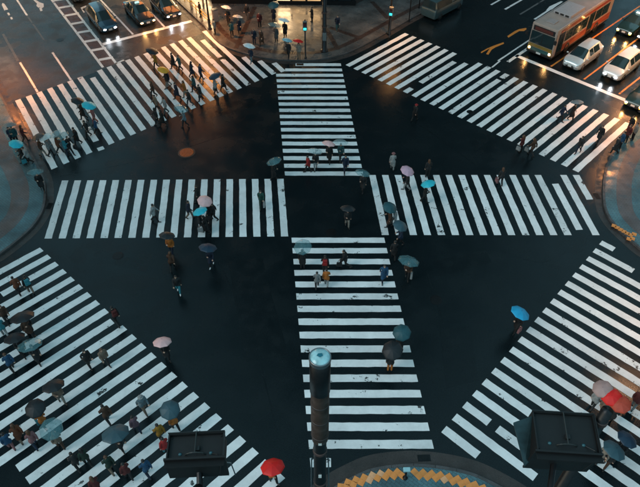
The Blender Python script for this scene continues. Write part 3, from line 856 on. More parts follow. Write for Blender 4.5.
def floodlight(label, c, w, dpt, hgt, yaw, mast, tilt=0.0, panel=1.6):
    """c: centre of the housing's top opening"""
    root = tag(empty("floodlight_mast", (mast[0], mast[1], 0.13)), label, "floodlight", "floodlights on masts")
    T = Matrix.Translation(Vector(c) - root.location) @ Matrix.Rotation(yaw, 4, 'Z') @ Matrix.Rotation(tilt, 4, 'X')

    def part(mb, name, m_, par=root, **kw):
        mb.v = [tuple(T @ Vector(p)) for p in mb.v]
        return mb.build(name, m_, par, **kw)
    th = 0.04
    mb = MB()
    mb.box((0, dpt / 2, -hgt / 2), (w, th, hgt)).box((-w / 2, 0, -hgt / 2), (th, dpt + th - 0.004, hgt - 0.006)).box((w / 2, 0, -hgt / 2), (th, dpt + th - 0.004, hgt - 0.006))
    mb.box((0, 0, -hgt + 0.02), (w - 0.03, dpt - 0.03, 0.04))
    hs_ = part(mb, "housing", FLOOD)
    part(MB().box((0, -dpt / 2 - 0.02, 0.02 - hgt * panel / 2), (w + 0.16, 0.06, hgt * panel)), "front_panel", FLOOD)
    mb = MB(); mb.box((0, dpt / 2 + 0.02, 0.02), (w + 0.06, 0.03, 0.04)).box((w / 2 + 0.03, 0, 0.02), (0.03, dpt, 0.04)); part(mb, "rim", mat("rim_grey", (0.014, 0.016, 0.017), 0.5, 0.2), hs_)
    mb = MB(); pts = [(0.30 * math.cos(R(q)), -dpt * 0.32, -0.16 + 0.2 * math.sin(R(q))) for q in range(0, 181, 20)]; mb.path(pts, 0.022)
    mb.tube((0, -dpt * 0.32, 0.04), (0, dpt / 2, 0.04), 0.022); part(mb, "yoke_bracket", mat("bracket_grey", (0.025, 0.03, 0.03), 0.5, 0.2), hs_)
    part(MB().box((0, 0, -0.13), (w - 0.05, dpt - 0.05, 0.03)), "top_cover", FLOOD)
    for sx in (-1, 1):
        for sy in (-1, 1): part(MB().tube((sx * (w / 2 - 0.08), sy * (dpt / 2 - 0.08), -0.12), (sx * (w / 2 - 0.08), sy * (dpt / 2 - 0.08), -0.09), 0.02, n=6), "bolt", FLOOD, hs_)
    part(MB().path([(w * 0.3, -dpt * 0.3, -0.1), (w * 0.42, -dpt * 0.45, 0.03), (w * 0.46, -dpt * 0.6, -0.3), (w * 0.4, -dpt * 0.62, -hgt * 1.2)], 0.016), "feed_cable", BLACKPLASTIC)
    part(MB().box((0, -dpt / 2 - 0.16, -0.05), (w + 0.1, 0.24, 0.03), M=Matrix.Rotation(R(-20), 3, 'X')), "visor", FLOOD)
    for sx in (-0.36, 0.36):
        mb = MB(); mb.ball((sx * w / 1.3, -dpt * 0.28, -0.115), (0.055, 0.05, 0.05), 8); part(mb, "glint_ball", mat("glint_teal", (0.03, 0.10, 0.12), 0.25), hs_, smooth=True)  # two faint glints, built as small teal-coloured balls
    part(MB().box((0.05, -dpt * 0.1, -0.12), (0.14, 0.14, 0.2)), "ballast", mat("rim_grey"), hs_, bevel=0.02)
    # mast and its arm
    tip = T @ Vector((0, 0, -hgt - 0.05)); mz = tip.z
    m2 = MB(); m2.lathe([(0, 0), (0.24, 0), (0.24, 0.08), (0.15, 0.14), (0.11, mz), (0, mz)], 16); m2.build("mast", DARKMETAL, root, smooth=True)
    m2 = MB(); m2.path([(0, 0, mz - 0.3), tuple(tip)], 0.09); m2.build("arm", DARKMETAL, root)
    return root, T


zf = 12.0
cL = at(195.5, 445, zf); kL = 640 / (cL.y * _cp + (CAM_H - zf) * _sp)
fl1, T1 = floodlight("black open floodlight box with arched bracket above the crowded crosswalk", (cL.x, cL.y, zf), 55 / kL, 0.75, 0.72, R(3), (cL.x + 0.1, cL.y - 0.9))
mb = MB(); mb.path([(0.75, -0.3, -0.5), (0.95, -0.25, -0.7), (1.0, -0.2, -1.6)], 0.02)
mb.v = [tuple(T1 @ Vector(p)) for p in mb.v]; mb.build("cable", STEEL, fl1)
cR = at(566, 432, zf)
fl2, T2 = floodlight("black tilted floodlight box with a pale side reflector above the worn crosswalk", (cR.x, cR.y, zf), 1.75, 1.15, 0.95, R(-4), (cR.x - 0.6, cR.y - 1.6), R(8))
mb = MB(); mb.add([(-0.9, 0.45, -0.05), (-1.45, 0.25, -0.15), (-1.05, -0.75, -0.95), (-0.9, -0.6, -0.9), (-0.9, 0.42, -0.09), (-1.45, 0.22, -0.19), (-1.05, -0.78, -0.99), (-0.9, -0.63, -0.94)],
                  [(0, 1, 2, 3), (7, 6, 5, 4), (0, 4, 5, 1), (1, 5, 6, 2), (2, 6, 7, 3), (3, 7, 4, 0)])
mb.v = [tuple(T2 @ Vector(p)) for p in mb.v]; mb.build("side_reflector", mat("reflector_teal", (0.025, 0.05, 0.056), 0.35, 0.4, 0.3), fl2)
# mast of another signal crossing in front of it, bent to the nadir like every upright here
mp = at(607, 411, 12.4)
sm = tag(empty("signal_mast", (mp.x, mp.y, 0.13)), "slanting-looking dark mast rising beside the tilted floodlight", "mast")
m = MB(); m.lathe([(0, 0), (0.3, 0), (0.3, 0.1), (0.2, 0.16), (0.17, 12.3), (0, 12.35)], 18); m.build("pole", DARKMETAL, sm, smooth=True)
for z in (11.6, 10.4):
    m = MB(); m.lathe([(0.17, z), (0.2, z + 0.02), (0.2, z + 0.16), (0.17, z + 0.18)], 18); m.build("clamp_band", mat("rust_band"), sm)

# ------------------------------------------------------------------ vehicles
def beam(root, loc, warm):
    ld = bpy.data.lights.new("headlight_beam", 'SPOT'); ld.energy = 45 if warm else 30; ld.color = (1.0, 0.50, 0.16) if warm else (0.85, 0.93, 1.0)
    ld.spot_size = R(70); ld.spot_blend = 0.7; ld.shadow_soft_size = 0.06
    o = bpy.data.objects.new("headlight_beam", ld); COL.objects.link(o); o.location = loc; o.rotation_euler = (0, R(-78), 0); o.parent = root


def loft_car(name, label, group, loc, heading, L, Wd, stations, paint_m, head_m, wheel_r=0.32, wheels=(0.18, 0.80), front_amber=False, taxi=False, tail=False, grille=True, emblem=False, plate=True):
    """stations: (x fraction from the front, half width factor, z bottom, z belt, z top, top half width factor, tag)
       tag of the strip that follows: body / screen / cabin / pillar / rear"""
    root = tag(empty(name, loc, heading), label, name.split("_")[-1] if name != "minivan" else "car", group)
    hw = Wd / 2; rings = []
    for fx, wf, zb, zl, zt_, tf, tg in stations:
        x = L / 2 - fx * L; w = hw * wf; tw = hw * tf
        zm = zb + (zl - zb) * 0.5
        h = [(0, zb), (w * 0.86, zb), (w * 0.965, zb + 0.07), (w, zm), (w * 0.985, zl - 0.06), (w * 0.955, zl), (tw + (w * 0.955 - tw) * 0.06 , zt_ - min(0.10, max(0.0, (zt_ - zl)) * 0.5)), (tw * 0.90, zt_ - 0.015), (tw * 0.5, zt_ + 0.004), (0, zt_ + 0.012)]
        ring = [Vector((x, y, z)) for y, z in h] + [Vector((x, -y, z)) for y, z in reversed(h[1:-1])]
        rings.append(ring)
    n = len(rings[0]); parts = {}
    flatv = [p for r_ in rings for p in r_]

    def put(key, f): parts.setdefault(key, []).append(f)
    for i in range(len(rings) - 1):
        tg = stations[i][6]
        for j in range(n):
            f = (i * n + j, i * n + (j + 1) % n, (i + 1) * n + (j + 1) % n, (i + 1) * n + j)
            left = j < 9; jj = j if left else n - 1 - j
            if tg == 'cabin' and jj == 5: put('side_window_L' if left else 'side_window_R', f)
            elif tg == 'cabin2' and jj == 5: put('side_window_L2' if left else 'side_window_R2', f)
            elif tg == 'screen' and jj >= 6: put('windscreen', f)
            elif tg == 'rear' and jj >= 6: put('rear_window', f)
            else: put('body', f)
    put('body', tuple(range(n))); put('body', tuple((len(rings) - 1) * n + j for j in reversed(range(n))))
    body = None
    for key in ['body'] + [k for k in parts if k != 'body']:
        used = sorted({i for f in parts[key] for i in f}); mp_ = {a: b for b, a in enumerate(used)}
        mb = MB(); mb.add([flatv[i] for i in used], [tuple(mp_[i] for i in f) for f in parts[key]])
        nm = 'body' if key == 'body' else ('windscreen' if key == 'windscreen' else 'rear_window' if key == 'rear_window' else 'side_window')
        me = mb.mesh(nm, True)
        bm = bmesh.new(); bm.from_mesh(me); bmesh.ops.recalc_face_normals(bm, faces=bm.faces)
        if key == 'body':
            for e in bm.edges:
                if len(e.link_faces) == 2 and e.calc_face_angle(0) > R(38): e.smooth = False
        else:
            c = sum((v.co for v in bm.verts), Vector()) / len(bm.verts)
            if sum((f.normal.dot(f.calc_center_median() - Vector((0, 0, 0.8))) for f in bm.faces)) < 0: bmesh.ops.reverse_faces(bm, faces=list(bm.faces))
        bm.to_mesh(me); bm.free()
        o = link(nm, me, paint_m if key == 'body' else GLASS, root)
        if key == 'body': body = o
    s0 = stations[1]; fz = s0[2]; w0 = hw * stations[1][1]; x0 = L / 2 - stations[1][0] * L
    zl = stations[1][3]
    for s in (-1, 1):
        m = MB(); m.ball((x0 - 0.02, s * w0 * 0.74, zl - 0.13), (0.11, 0.19, 0.085), 8, M=Matrix.Rotation(-s * 0.5, 3, 'Z')); m.build("headlight", head_m, root, smooth=True)
        if front_amber:
            m = MB(); m.ball((x0 + 0.03, s * w0 * 0.8, fz + 0.16), (0.06, 0.1, 0.055), 7); m.build("fog_lamp", AMBER, root, smooth=True)
        m = MB(); m.ball((L / 2 - L * 0.97, s * hw * 0.78, zl + 0.02), (0.09, 0.13, 0.14), 8); m.build("tail_light", TAIL, root, smooth=True)
        # mirrors
        cab = [q for q in stations if q[6] == 'screen'][0]; mx_ = L / 2 - (cab[0] + 0.05) * L
        m = MB(); m.ball((mx_, s * (hw + 0.09), cab[3] + 0.07), (0.06, 0.10, 0.065), 7); m.build("mirror", paint_m, root, smooth=True)
    if head_m in (HEAD_WARM, HEAD_WHITE):
        for s in (-1, 1): beam(root, (x0 + 0.14, s * w0 * 0.74, zl - 0.13), head_m is HEAD_WARM)
    if grille: MB().box((x0 + 0.07, 0, zl - 0.2), (0.06, w0 * 0.85, 0.12)).build("grille", BLACKPLASTIC, root, bevel=0.02)
    MB().box((x0 + 0.09, 0, fz + 0.12), (0.06, w0 * 1.25, 0.13)).build("bumper_intake", BLACKPLASTIC, root, bevel=0.02)
    if plate: MB().box((x0 + 0.13, 0, fz + 0.24), (0.02, 0.33, 0.16)).build("number_plate", PLATE, root)
    if emblem: m = MB(); m.ball((x0 - 0.05, 0, zl - 0.05), (0.05, 0.08, 0.06), 7); m.build("badge", mat("badge_red", (0.5, 0.05, 0.04), 0.3), root, smooth=True)
    if taxi:
        rt = max(q[4] for q in stations)
        MB().box((0.0 * L, 0, rt + 0.09), (0.16, 0.46, 0.15), taper=0.8).build("roof_lamp", mat("taxi_lamp", (0.6, 0.65, 0.62), 0.3, emit=(0.5, 0.9, 0.85), estr=0.4), root, bevel=0.02)
    # wipers
    # wheels
    for fx in wheels:
        for s in (-1, 1):
            x = L / 2 - fx * L
            M_ = Matrix.Rotation(R(90), 3, 'X')
            prof = [(wheel_r * 0.62, -0.10), (wheel_r * 0.94, -0.105), (wheel_r, -0.07), (wheel_r, 0.07), (wheel_r * 0.94, 0.105), (wheel_r * 0.62, 0.10)]
            m = MB(); m.lathe(prof, 20); m.v = [tuple(M_ @ Vector(p) + Vector((x, s * (hw - 0.10), wheel_r))) for p in m.v]; wh = m.build("wheel", RUBBER, root, smooth=True)
            m = MB(); m.lathe([(0, 0.06), (wheel_r * 0.2, 0.07), (wheel_r * 0.62, 0.085), (wheel_r * 0.62, -0.085), (0, -0.06)], 16); m.v = [tuple(M_ @ Vector((p[0], p[1], p[2] * -s)) + Vector((x, s * (hw - 0.10), wheel_r))) for p in m.v]
            m.build("rim", STEEL, wh, smooth=True)
    return root


SEDAN = [(0.00, 0.74, 0.30, 0.56, 0.58, 0.55, 'body'), (0.012, 0.86, 0.24, 0.64, 0.66, 0.66, 'body'), (0.06, 0.95, 0.20, 0.72, 0.745, 0.74, 'body'), (0.16, 1.0, 0.20, 0.80, 0.84, 0.78, 'body'), (0.27, 1.0, 0.2, 0.87, 0.92, 0.80, 'screen'),
         (0.42, 1.0, 0.2, 0.92, 1.40, 0.66, 'pillar'), (0.435, 1.0, 0.2, 0.92, 1.415, 0.66, 'cabin'), (0.56, 1.0, 0.2, 0.93, 1.45, 0.66, 'pillar'), (0.575, 1.0, 0.2, 0.93, 1.45, 0.66, 'cabin2'), (0.68, 1.0, 0.2, 0.94, 1.42, 0.65, 'pillar'),
         (0.71, 1.0, 0.2, 0.95, 1.38, 0.64, 'rear'), (0.83, 0.99, 0.2, 0.96, 1.02, 0.74, 'body'), (0.94, 0.95, 0.22, 0.93, 0.97, 0.72, 'body'), (0.99, 0.88, 0.28, 0.84, 0.88, 0.68, 'body'), (1.0, 0.80, 0.34, 0.74, 0.76, 0.60, 'body')]
WAGON = [(0.00, 0.52, 0.32, 0.56, 0.58, 0.36, 'body'), (0.008, 0.70, 0.26, 0.66, 0.68, 0.50, 'body'), (0.03, 0.86, 0.22, 0.74, 0.765, 0.64, 'body'), (0.07, 0.95, 0.20, 0.81, 0.85, 0.72, 'body'), (0.13, 0.99, 0.20, 0.87, 0.93, 0.76, 'body'), (0.19, 1.0, 0.2, 0.92, 1.00, 0.78, 'screen'),
         (0.29, 1.0, 0.2, 0.95, 1.30, 0.71, 'screen'), (0.39, 1.0, 0.2, 0.97, 1.52, 0.64, 'pillar'), (0.405, 1.0, 0.2, 0.97, 1.535, 0.635, 'cabin'), (0.55, 1.0, 0.2, 0.98, 1.575, 0.63, 'pillar'), (0.565, 1.0, 0.2, 0.98, 1.575, 0.63, 'cabin2'), (0.80, 1.0, 0.2, 1.0, 1.54, 0.62, 'pillar'),
         (0.89, 0.99, 0.2, 1.01, 1.48, 0.61, 'rear'), (0.965, 0.95, 0.24, 1.03, 1.09, 0.80, 'body'), (0.99, 0.92, 0.28, 0.98, 1.02, 0.76, 'body'), (1.0, 0.86, 0.34, 0.9, 0.93, 0.70, 'body')]
VAN = [(0.00, 0.80, 0.32, 0.72, 0.75, 0.62, 'body'), (0.012, 0.90, 0.26, 0.84, 0.88, 0.72, 'body'), (0.04, 0.97, 0.22, 0.98, 1.04, 0.82, 'body'), (0.075, 1.0, 0.22, 1.08, 1.16, 0.86, 'screen'),
       (0.20, 1.0, 0.22, 1.10, 1.90, 0.80, 'pillar'), (0.215, 1.0, 0.22, 1.10, 1.92, 0.80, 'cabin'), (0.40, 1.0, 0.22, 1.12, 1.97, 0.80, 'pillar'), (0.42, 1.0, 0.22, 1.12, 1.97, 0.80, 'cabin2'), (0.94, 1.0, 0.22, 1.14, 1.95, 0.80, 'pillar'),
       (0.97, 1.0, 0.22, 1.14, 1.90, 0.79, 'rear'), (0.985, 0.99, 0.25, 1.14, 1.16, 0.90, 'body'), (0.995, 0.97, 0.28, 1.05, 1.08, 0.88, 'body'), (1.0, 0.93, 0.34, 0.95, 0.98, 0.84, 'body')]
P_BLUE = mat("car_paint_dark_blue", (0.012, 0.05, 0.085), 0.22, 0.4, 0.1, 3, coat=1.0)
P_BLACK = mat("car_paint_black", (0.010, 0.014, 0.016), 0.2, 0.2, 0.1, 3, coat=1.0)
P_SILVER = mat("car_paint_silver", (0.50, 0.57, 0.58), 0.28, 0.35, 0.06, 3, coat=1.0)
P_WHITE = mat("car_paint_pearl", (0.58, 0.64, 0.65), 0.28, 0.2, 0.06, 3, coat=1.0)
P_GREEN = mat("car_paint_dark_green", (0.008, 0.03, 0.034), 0.22, 0.3, 0.1, 3, coat=1.0)
P_VAN = mat("van_paint_pale_teal", (0.045, 0.085, 0.095), 0.3, 0.2, 0.1, 3, coat=1.0)
HA, HB = R(122.2 + 180), R(45.6 + 180)     # travel towards the junction on the two far roads
CG = "cars waiting at the stop lines"


def put(fn_px, front_x, heading, L):
    """place a vehicle by the ground point below its front end"""
    p = at(*fn_px); return p - Vector((math.cos(heading), math.sin(heading), 0)) * (L / 2)


loft_car("car", "dark blue wagon with bright headlights waiting beside the hatched median", CG, put((111.5, 34), 0, HA, 4.7), HA, 4.7, 1.80, WAGON, P_BLUE, HEAD_WHITE, emblem=True)
loft_car("car", "black sedan with roof lamp waiting behind the stop line, second lane from median", CG, put((149, 27), 0, HA, 4.7), HA, 4.7, 1.74, SEDAN, P_BLACK, HEAD_WARM, taxi=True)
loft_car("car", "black car with warm headlights in the lane beside the yellow guard rail", CG, put((175, 20.5), 0, HA, 4.7), HA, 4.7, 1.74, SEDAN, P_BLACK, HEAD_WHITE)
loft_car("car", "dark car queuing directly behind the dark blue wagon", CG, put((84, 3.5), 0, HA, 4.5), HA, 4.5, 1.76, WAGON, P_BLACK, HEAD_OFF)
loft_car("car", "silver hatchback waiting beside the orange and white bus", CG, put((568.5, 70.5), 0, HB, 4.35), HB, 4.35, 1.74, WAGON, P_SILVER, HEAD_OFF)
loft_car("car", "white wagon with lit headlights between silver hatchback and dark green car", CG, put((608, 81), 0, HB, 4.6), HB, 4.6, 1.76, WAGON, P_WHITE, HEAD_WHITE)
loft_car("car", "dark green sedan with amber lamps queuing behind the silver hatchback", CG, put((622, 36.5), 0, HB, 4.6), HB, 4.6, 1.72, SEDAN, P_GREEN, HEAD_WARM, front_amber=True, taxi=True)
loft_car("car", "dark green car with amber fog lamps at the stop line beside the white wagon", CG, put((631, 110.5), 0, HB, 4.6), HB, 4.6, 1.74, SEDAN, P_GREEN, HEAD_WARM, front_amber=True)
loft_car("car", "dark car with white headlights queuing behind the white wagon", CG, put((643, 44), 0, HB, 4.6), HB, 4.6, 1.74, SEDAN, P_BLACK, HEAD_WHITE)
loft_car("van", "pale teal van parked along the kerb with dark windows", None, put((427, 20), 0, HB, 4.7) , HB + math.pi, 4.7, 1.78, VAN, P_VAN, HEAD_OFF, wheels=(0.14, 0.80), plate=False)

# ------------------------------------------------------------------ bus
BL, BWd, BH = 10.8, 2.48, 2.98
bp = put((537.5, 57.5), 0, HB, BL)
bus = tag(empty("bus", bp, HB), "orange and white city bus waiting at the stop line", "bus")
CREAM = mat("bus_cream", (0.35, 0.275, 0.235), 0.35, 0, 0.15, 1.5, coat=0.5)
BUS_OR = mat("bus_orange", (0.27, 0.05, 0.018), 0.35, 0, 0.15, 1.5, coat=0.5)
BUS_YG = mat("bus_yellow_green", (0.20, 0.13, 0.025), 0.35, 0, 0.15, 1.5, coat=0.5)
BUS_TEAL = mat("bus_teal", (0.012, 0.075, 0.075), 0.35, 0, 0.15, 1.5, coat=0.5)
x1, hw = BL / 2, BWd / 2
MB().box((0, 0, 0.35 + (BH - 0.35) / 2), (BL, BWd, BH - 0.35)).build("body", CREAM, bus, bevel=0.09)
MB().box((0, 0, 0.3), (BL - 0.3, BWd - 0.14, 0.3)).build("underframe", BLACKPLASTIC, bus)
ws = MB().box((x1 + 0.012, 0, 1.72), (0.05, BWd - 0.22, 1.12)).build("windscreen", GLASS, bus, bevel=0.02)
MB().box((x1 + 0.03, 0, 1.72), (0.04, 0.05, 1.12)).build("pillar", BLACKPLASTIC, ws)
for s in (-1, 1):
    MB().box((x1 + 0.045, s * 0.45, 1.36), (0.02, 0.7, 0.03), M=Matrix.Rotation(R(12 * s), 3, 'X')).build("wiper", BLACKPLASTIC, ws)
MB().box((x1 + 0.012, 0, 2.56), (0.06, BWd - 0.4, 0.42)).build("sign_surround", BLACKPLASTIC, bus, bevel=0.02)
MB().box((x1 + 0.04, 0, 2.56), (0.04, BWd - 0.75, 0.28)).build("destination_sign", mat("bus_sign", (0.04, 0.012, 0.01), 0.2, emit=(0.5, 0.10, 0.06), estr=0.02), bus)
MB().box((x1 + 0.014, 0, 0.98), (0.05, BWd - 0.16, 0.26)).build("front_band", BUS_YG, bus, bevel=0.015)
MB().box((x1 + 0.016, 0, 0.62), (0.06, BWd - 0.7, 0.36)).build("front_panel", BUS_TEAL, bus, bevel=0.015)
MB().box((x1 + 0.05, 0, 0.42), (0.1, BWd - 0.06, 0.2)).build("bumper", BLACKPLASTIC, bus, bevel=0.03)
MB().box((x1 + 0.11, 0, 0.45), (0.02, 0.42, 0.16)).build("number_plate", PLATE, bus)
for s in (-1, 1):
    MB().box((x1 + 0.018, s * (hw - 0.22), 0.68), (0.05, 0.36, 0.3)).build("lamp_cluster", BUS_YG, bus, bevel=0.015)
    m = MB(); m.ball((x1 + 0.05, s * (hw - 0.24), 0.68), (0.05, 0.11, 0.11), 8); m.build("headlight", HEAD_WARM, bus, smooth=True); beam(bus, (x1 + 0.14, s * (hw - 0.24), 0.68), True)
    m = MB(); m.path([(x1 - 0.05, s * hw, 2.5), (x1 + 0.35, s * (hw + 0.16), 2.55), (x1 + 0.35, s * (hw + 0.16), 2.2)], 0.022); mr_ = m.build("mirror_arm", BLACKPLASTIC, bus)
    MB().box((x1 + 0.35, s * (hw + 0.16), 2.02), (0.1, 0.22, 0.36)).build("mirror", BLACKPLASTIC, mr_, bevel=0.02)
    # sides
    MB().box((-0.2, s * (hw + 0.008), 0.82), (BL - 0.8, 0.03, 0.62)).build("side_band", BUS_OR, bus)
    MB().box((-0.2, s * (hw + 0.010), 2.60), (BL - 1.0, 0.03, 0.26)).build("roof_band", BUS_OR, bus)
    for i in range(7):
        xx = x1 - 1.05 - i * 1.36
        isdoor = (s < 0 and False) or (s > 0 and i in (0, 4))
        if isdoor:
            dr = MB().box((xx, s * (hw + 0.016), 1.42), (1.0, 0.05, 2.0)).build("door", BLACKPLASTIC, bus, bevel=0.01)
            for q in (-0.24, 0.24): MB().box((xx + q, s * (hw + 0.042), 1.5), (0.4, 0.02, 1.6)).build("door_pane", GLASS, dr)
        else:
            wd = MB().box((xx, s * (hw + 0.012), 1.82), (1.24, 0.04, 0.98)).build("side_window", GLASS, bus, bevel=0.01)
            MB().box((xx, s * (hw + 0.034), 2.0), (1.2, 0.02, 0.03)).build("sash", BLACKPLASTIC, wd)
    for fx in (0.24, 0.74):
        x = x1 - fx * BL; M_ = Matrix.Rotation(R(90), 3, 'X'); r_ = 0.48
        m = MB(); m.lathe([(r_ * 0.6, -0.14), (r_ * 0.95, -0.14), (r_, -0.1), (r_, 0.1), (r_ * 0.95, 0.14), (r_ * 0.6, 0.14)], 24); m.v = [tuple(M_ @ Vector(p) + Vector((x, s * (hw - 0.10), r_))) for p in m.v]; wh = m.build("wheel", RUBBER, bus, smooth=True)
        m = MB(); m.lathe([(0, 0.09), (r_ * 0.6, 0.13), (r_ * 0.6, -0.13), (0, -0.09)], 18); m.v = [tuple(M_ @ Vector(p) + Vector((x, s * (hw - 0.10), r_))) for p in m.v]; m.build("rim", STEEL, wh, smooth=True)
GREYROOF = mat("bus_roof_unit", (0.30, 0.26, 0.25), 0.5, 0, 0.15, 2)
ac = MB().box((x1 - 4.0, 0, BH + 0.12), (2.6, 1.7, 0.26)).build("roof_unit", mat("bus_ac_pale", (0.36, 0.33, 0.33), 0.45), bus, bevel=0.05)
for q in (-0.5, 0.0, 0.5): MB().box((x1 - 2.70, q, BH + 0.12), (0.06, 0.34, 0.14)).build("vent", BLACKPLASTIC, ac)
for q in (1.1, 8.2): MB().box((x1 - q, 0, BH + 0.05), (0.8, 0.8, 0.1)).build("roof_hatch", GREYROOF, bus, bevel=0.03)
for q in (-1, 1): MB().box((0, q * (hw - 0.14), BH + 0.01), (BL - 0.4, 0.07, 0.05)).build("roof_gutter", GREYROOF, bus)

# ------------------------------------------------------------------ people
def remesh(mb, voxel, smooth_it=4):
    me = mb.mesh("tmp")
    o = bpy.data.objects.new("tmp", me); COL.objects.link(o)
    r_ = o.modifiers.new("r", 'REMESH'); r_.mode = 'VOXEL'; r_.voxel_size = voxel; r_.use_smooth_shade = True
    if smooth_it:
        s = o.modifiers.new("s", 'SMOOTH'); s.iterations = smooth_it; s.factor = 0.5
    dg = bpy.context.evaluated_depsgraph_get(); dg.update()
    out = bpy.data.meshes.new_from_object(o.evaluated_get(dg))
    bpy.data.objects.remove(o); bpy.data.meshes.remove(me)
    return out


V = Vector
SKEL = {}


def limbs(step, arm_r, arm_l, bend=0.0):
    """step: stride (0 standing, + right foot forward, - left foot forward); arms: 'swing+','swing-','umb','down','bag','phone'"""
    J = {}
    J['pel'] = V((0, 0, 0.93 - abs(step) * 0.05)); pz = J['pel'].z
    J['chest'] = V((0, 0.02 + bend * 0.25, pz + 0.36)); J['neck'] = V((0, 0.02 + bend * 0.3, pz + 0.54)); J['head'] = V((0, 0.05 + bend * 0.38, pz + 0.68))
    for s, sg in (('R', 1), ('L', -1)):
        f = step * sg
        hip = V((0.09 * sg, 0, pz - 0.03))
        if abs(step) < 0.05:
            knee = V((0.10 * sg, 0.02, 0.49)); ank = V((0.105 * sg, -0.02, 0.085)); toe = ank + V((0.02 * sg, 0.15, -0.045))
        elif f > 0:
            knee = V((0.085 * sg, 0.24 * f / 0.6, 0.50)); ank = V((0.07 * sg, 0.36 * f / 0.6, 0.09)); toe = ank + V((0.015 * sg, 0.15, -0.02))
        else:
            knee = V((0.09 * sg, -0.02, 0.47)); ank = V((0.075 * sg, -0.36 * abs(f) / 0.6, 0.17)); toe = ank + V((0.01 * sg, 0.10, -0.12))
        J['hip' + s], J['knee' + s], J['ank' + s], J['toe' + s] = hip, knee, ank, toe
        sh = V((0.175 * sg, 0.01 + bend * 0.28, pz + 0.47))
        a = arm_r if sg > 0 else arm_l
        if a == 'umb': el, wr = sh + V((0.06 * sg, 0.04, -0.27)), sh + V((-0.03 * sg, 0.25, -0.20))
        elif a == 'swing+': el, wr = sh + V((0.05 * sg, 0.10, -0.26)), sh + V((0.03 * sg, 0.30, -0.42))
        elif a == 'swing-': el, wr = sh + V((0.06 * sg, -0.14, -0.25)), sh + V((0.06 * sg, -0.20, -0.50))
        elif a == 'phone': el, wr = sh + V((0.06 * sg, 0.02, -0.28)), sh + V((-0.06 * sg, 0.24, -0.24))
        else: el, wr = sh + V((0.07 * sg, -0.02, -0.28)), sh + V((0.07 * sg, 0.04, -0.53))
        J['sh' + s], J['el' + s], J['wr' + s] = sh, el, wr
    return J


def body_mesh(J):
    b = MB()
    b.capsule(J['pel'] + V((0.05, 0, 0)), J['pel'] - V((0.05, 0, 0)), 0.115, 0.115)
    b.capsule(J['pel'], J['chest'], 0.11, 0.125)
    b.ball(J['chest'] + V((0, 0, 0.04)), (0.165, 0.11, 0.18), 8)
    b.capsule(J['chest'] + V((0, 0, 0.1)), J['neck'], 0.07, 0.052)
    b.capsule(J['neck'], J['head'] - V((0, 0.02, 0.03)), 0.052, 0.055)
    h = J['head']
    b.ball(h + V((0, -0.008, 0.02)), (0.078, 0.096, 0.098), 9); b.ball(h + V((0, 0.02, -0.05)), (0.058, 0.07, 0.065), 8)
    b.capsule(h + V((0, 0.092, 0.0)), h + V((0, 0.108, -0.03)), 0.010, 0.016)
    for sg in (-1, 1): b.ball(h + V((0.08 * sg, -0.005, -0.012)), (0.012, 0.022, 0.033), 6)
    b.ball(h + V((0, 0.086, -0.068)), (0.026, 0.014, 0.012), 6)
    for s, sg in (('R', 1), ('L', -1)):
        b.capsule(J['sh' + s], J['el' + s], 0.052, 0.041); b.capsule(J['el' + s], J['wr' + s], 0.041, 0.028)
        w, e = J['wr' + s], J['el' + s]; d = (w - e).normalized(); side = d.cross(V((0, 0, 1)))
        if side.length < 0.2: side = V((0, 1, 0))
        side.normalize(); up = side.cross(d)
        palm = w + d * 0.05; b.capsule(w, palm, 0.028, 0.032); b.ball(palm, 0.034, 6)
        for i, ln in enumerate((0.045, 0.055, 0.05, 0.038)):
            o = palm + side * (0.034 - 0.0225 * i)
            k1 = o + d * ln + up * -0.012; k2 = k1 + d * ln * 0.35 - up * 0.034
            b.capsule(o, k1, 0.0105, 0.010, 5); b.capsule(k1, k2, 0.010, 0.009, 5)
        th0 = w + d * 0.02 + side * 0.03; th1 = th0 + d * 0.035 + side * 0.028; b.capsule(th0, th1, 0.013, 0.011, 5); b.capsule(th1, th1 + d * 0.03 - up * 0.015, 0.011, 0.010, 5)
        b.capsule(J['hip' + s], J['knee' + s], 0.085, 0.056); b.capsule(J['knee' + s], J['ank' + s], 0.056, 0.038)
        b.capsule(J['ank' + s] - V((0, 0.02, 0.03)), J['toe' + s], 0.034, 0.028)
    me = remesh(b, 0.0105, 2)
    # eyes and brows: darker skin cells of the one mesh
    h = J['head']; ix = [0] * len(me.polygons)
    for p in me.polygons:
        c = p.center
        for sg in (-1, 1):
            if (c - (h + V((0.032 * sg, 0.082, 0.012)))).length < 0.017: ix[p.index] = 1
        if (c - (h + V((0, 0.094, -0.068)))).length < 0.02: ix[p.index] = 2
    me.polygons.foreach_set("material_index", ix)
    return me


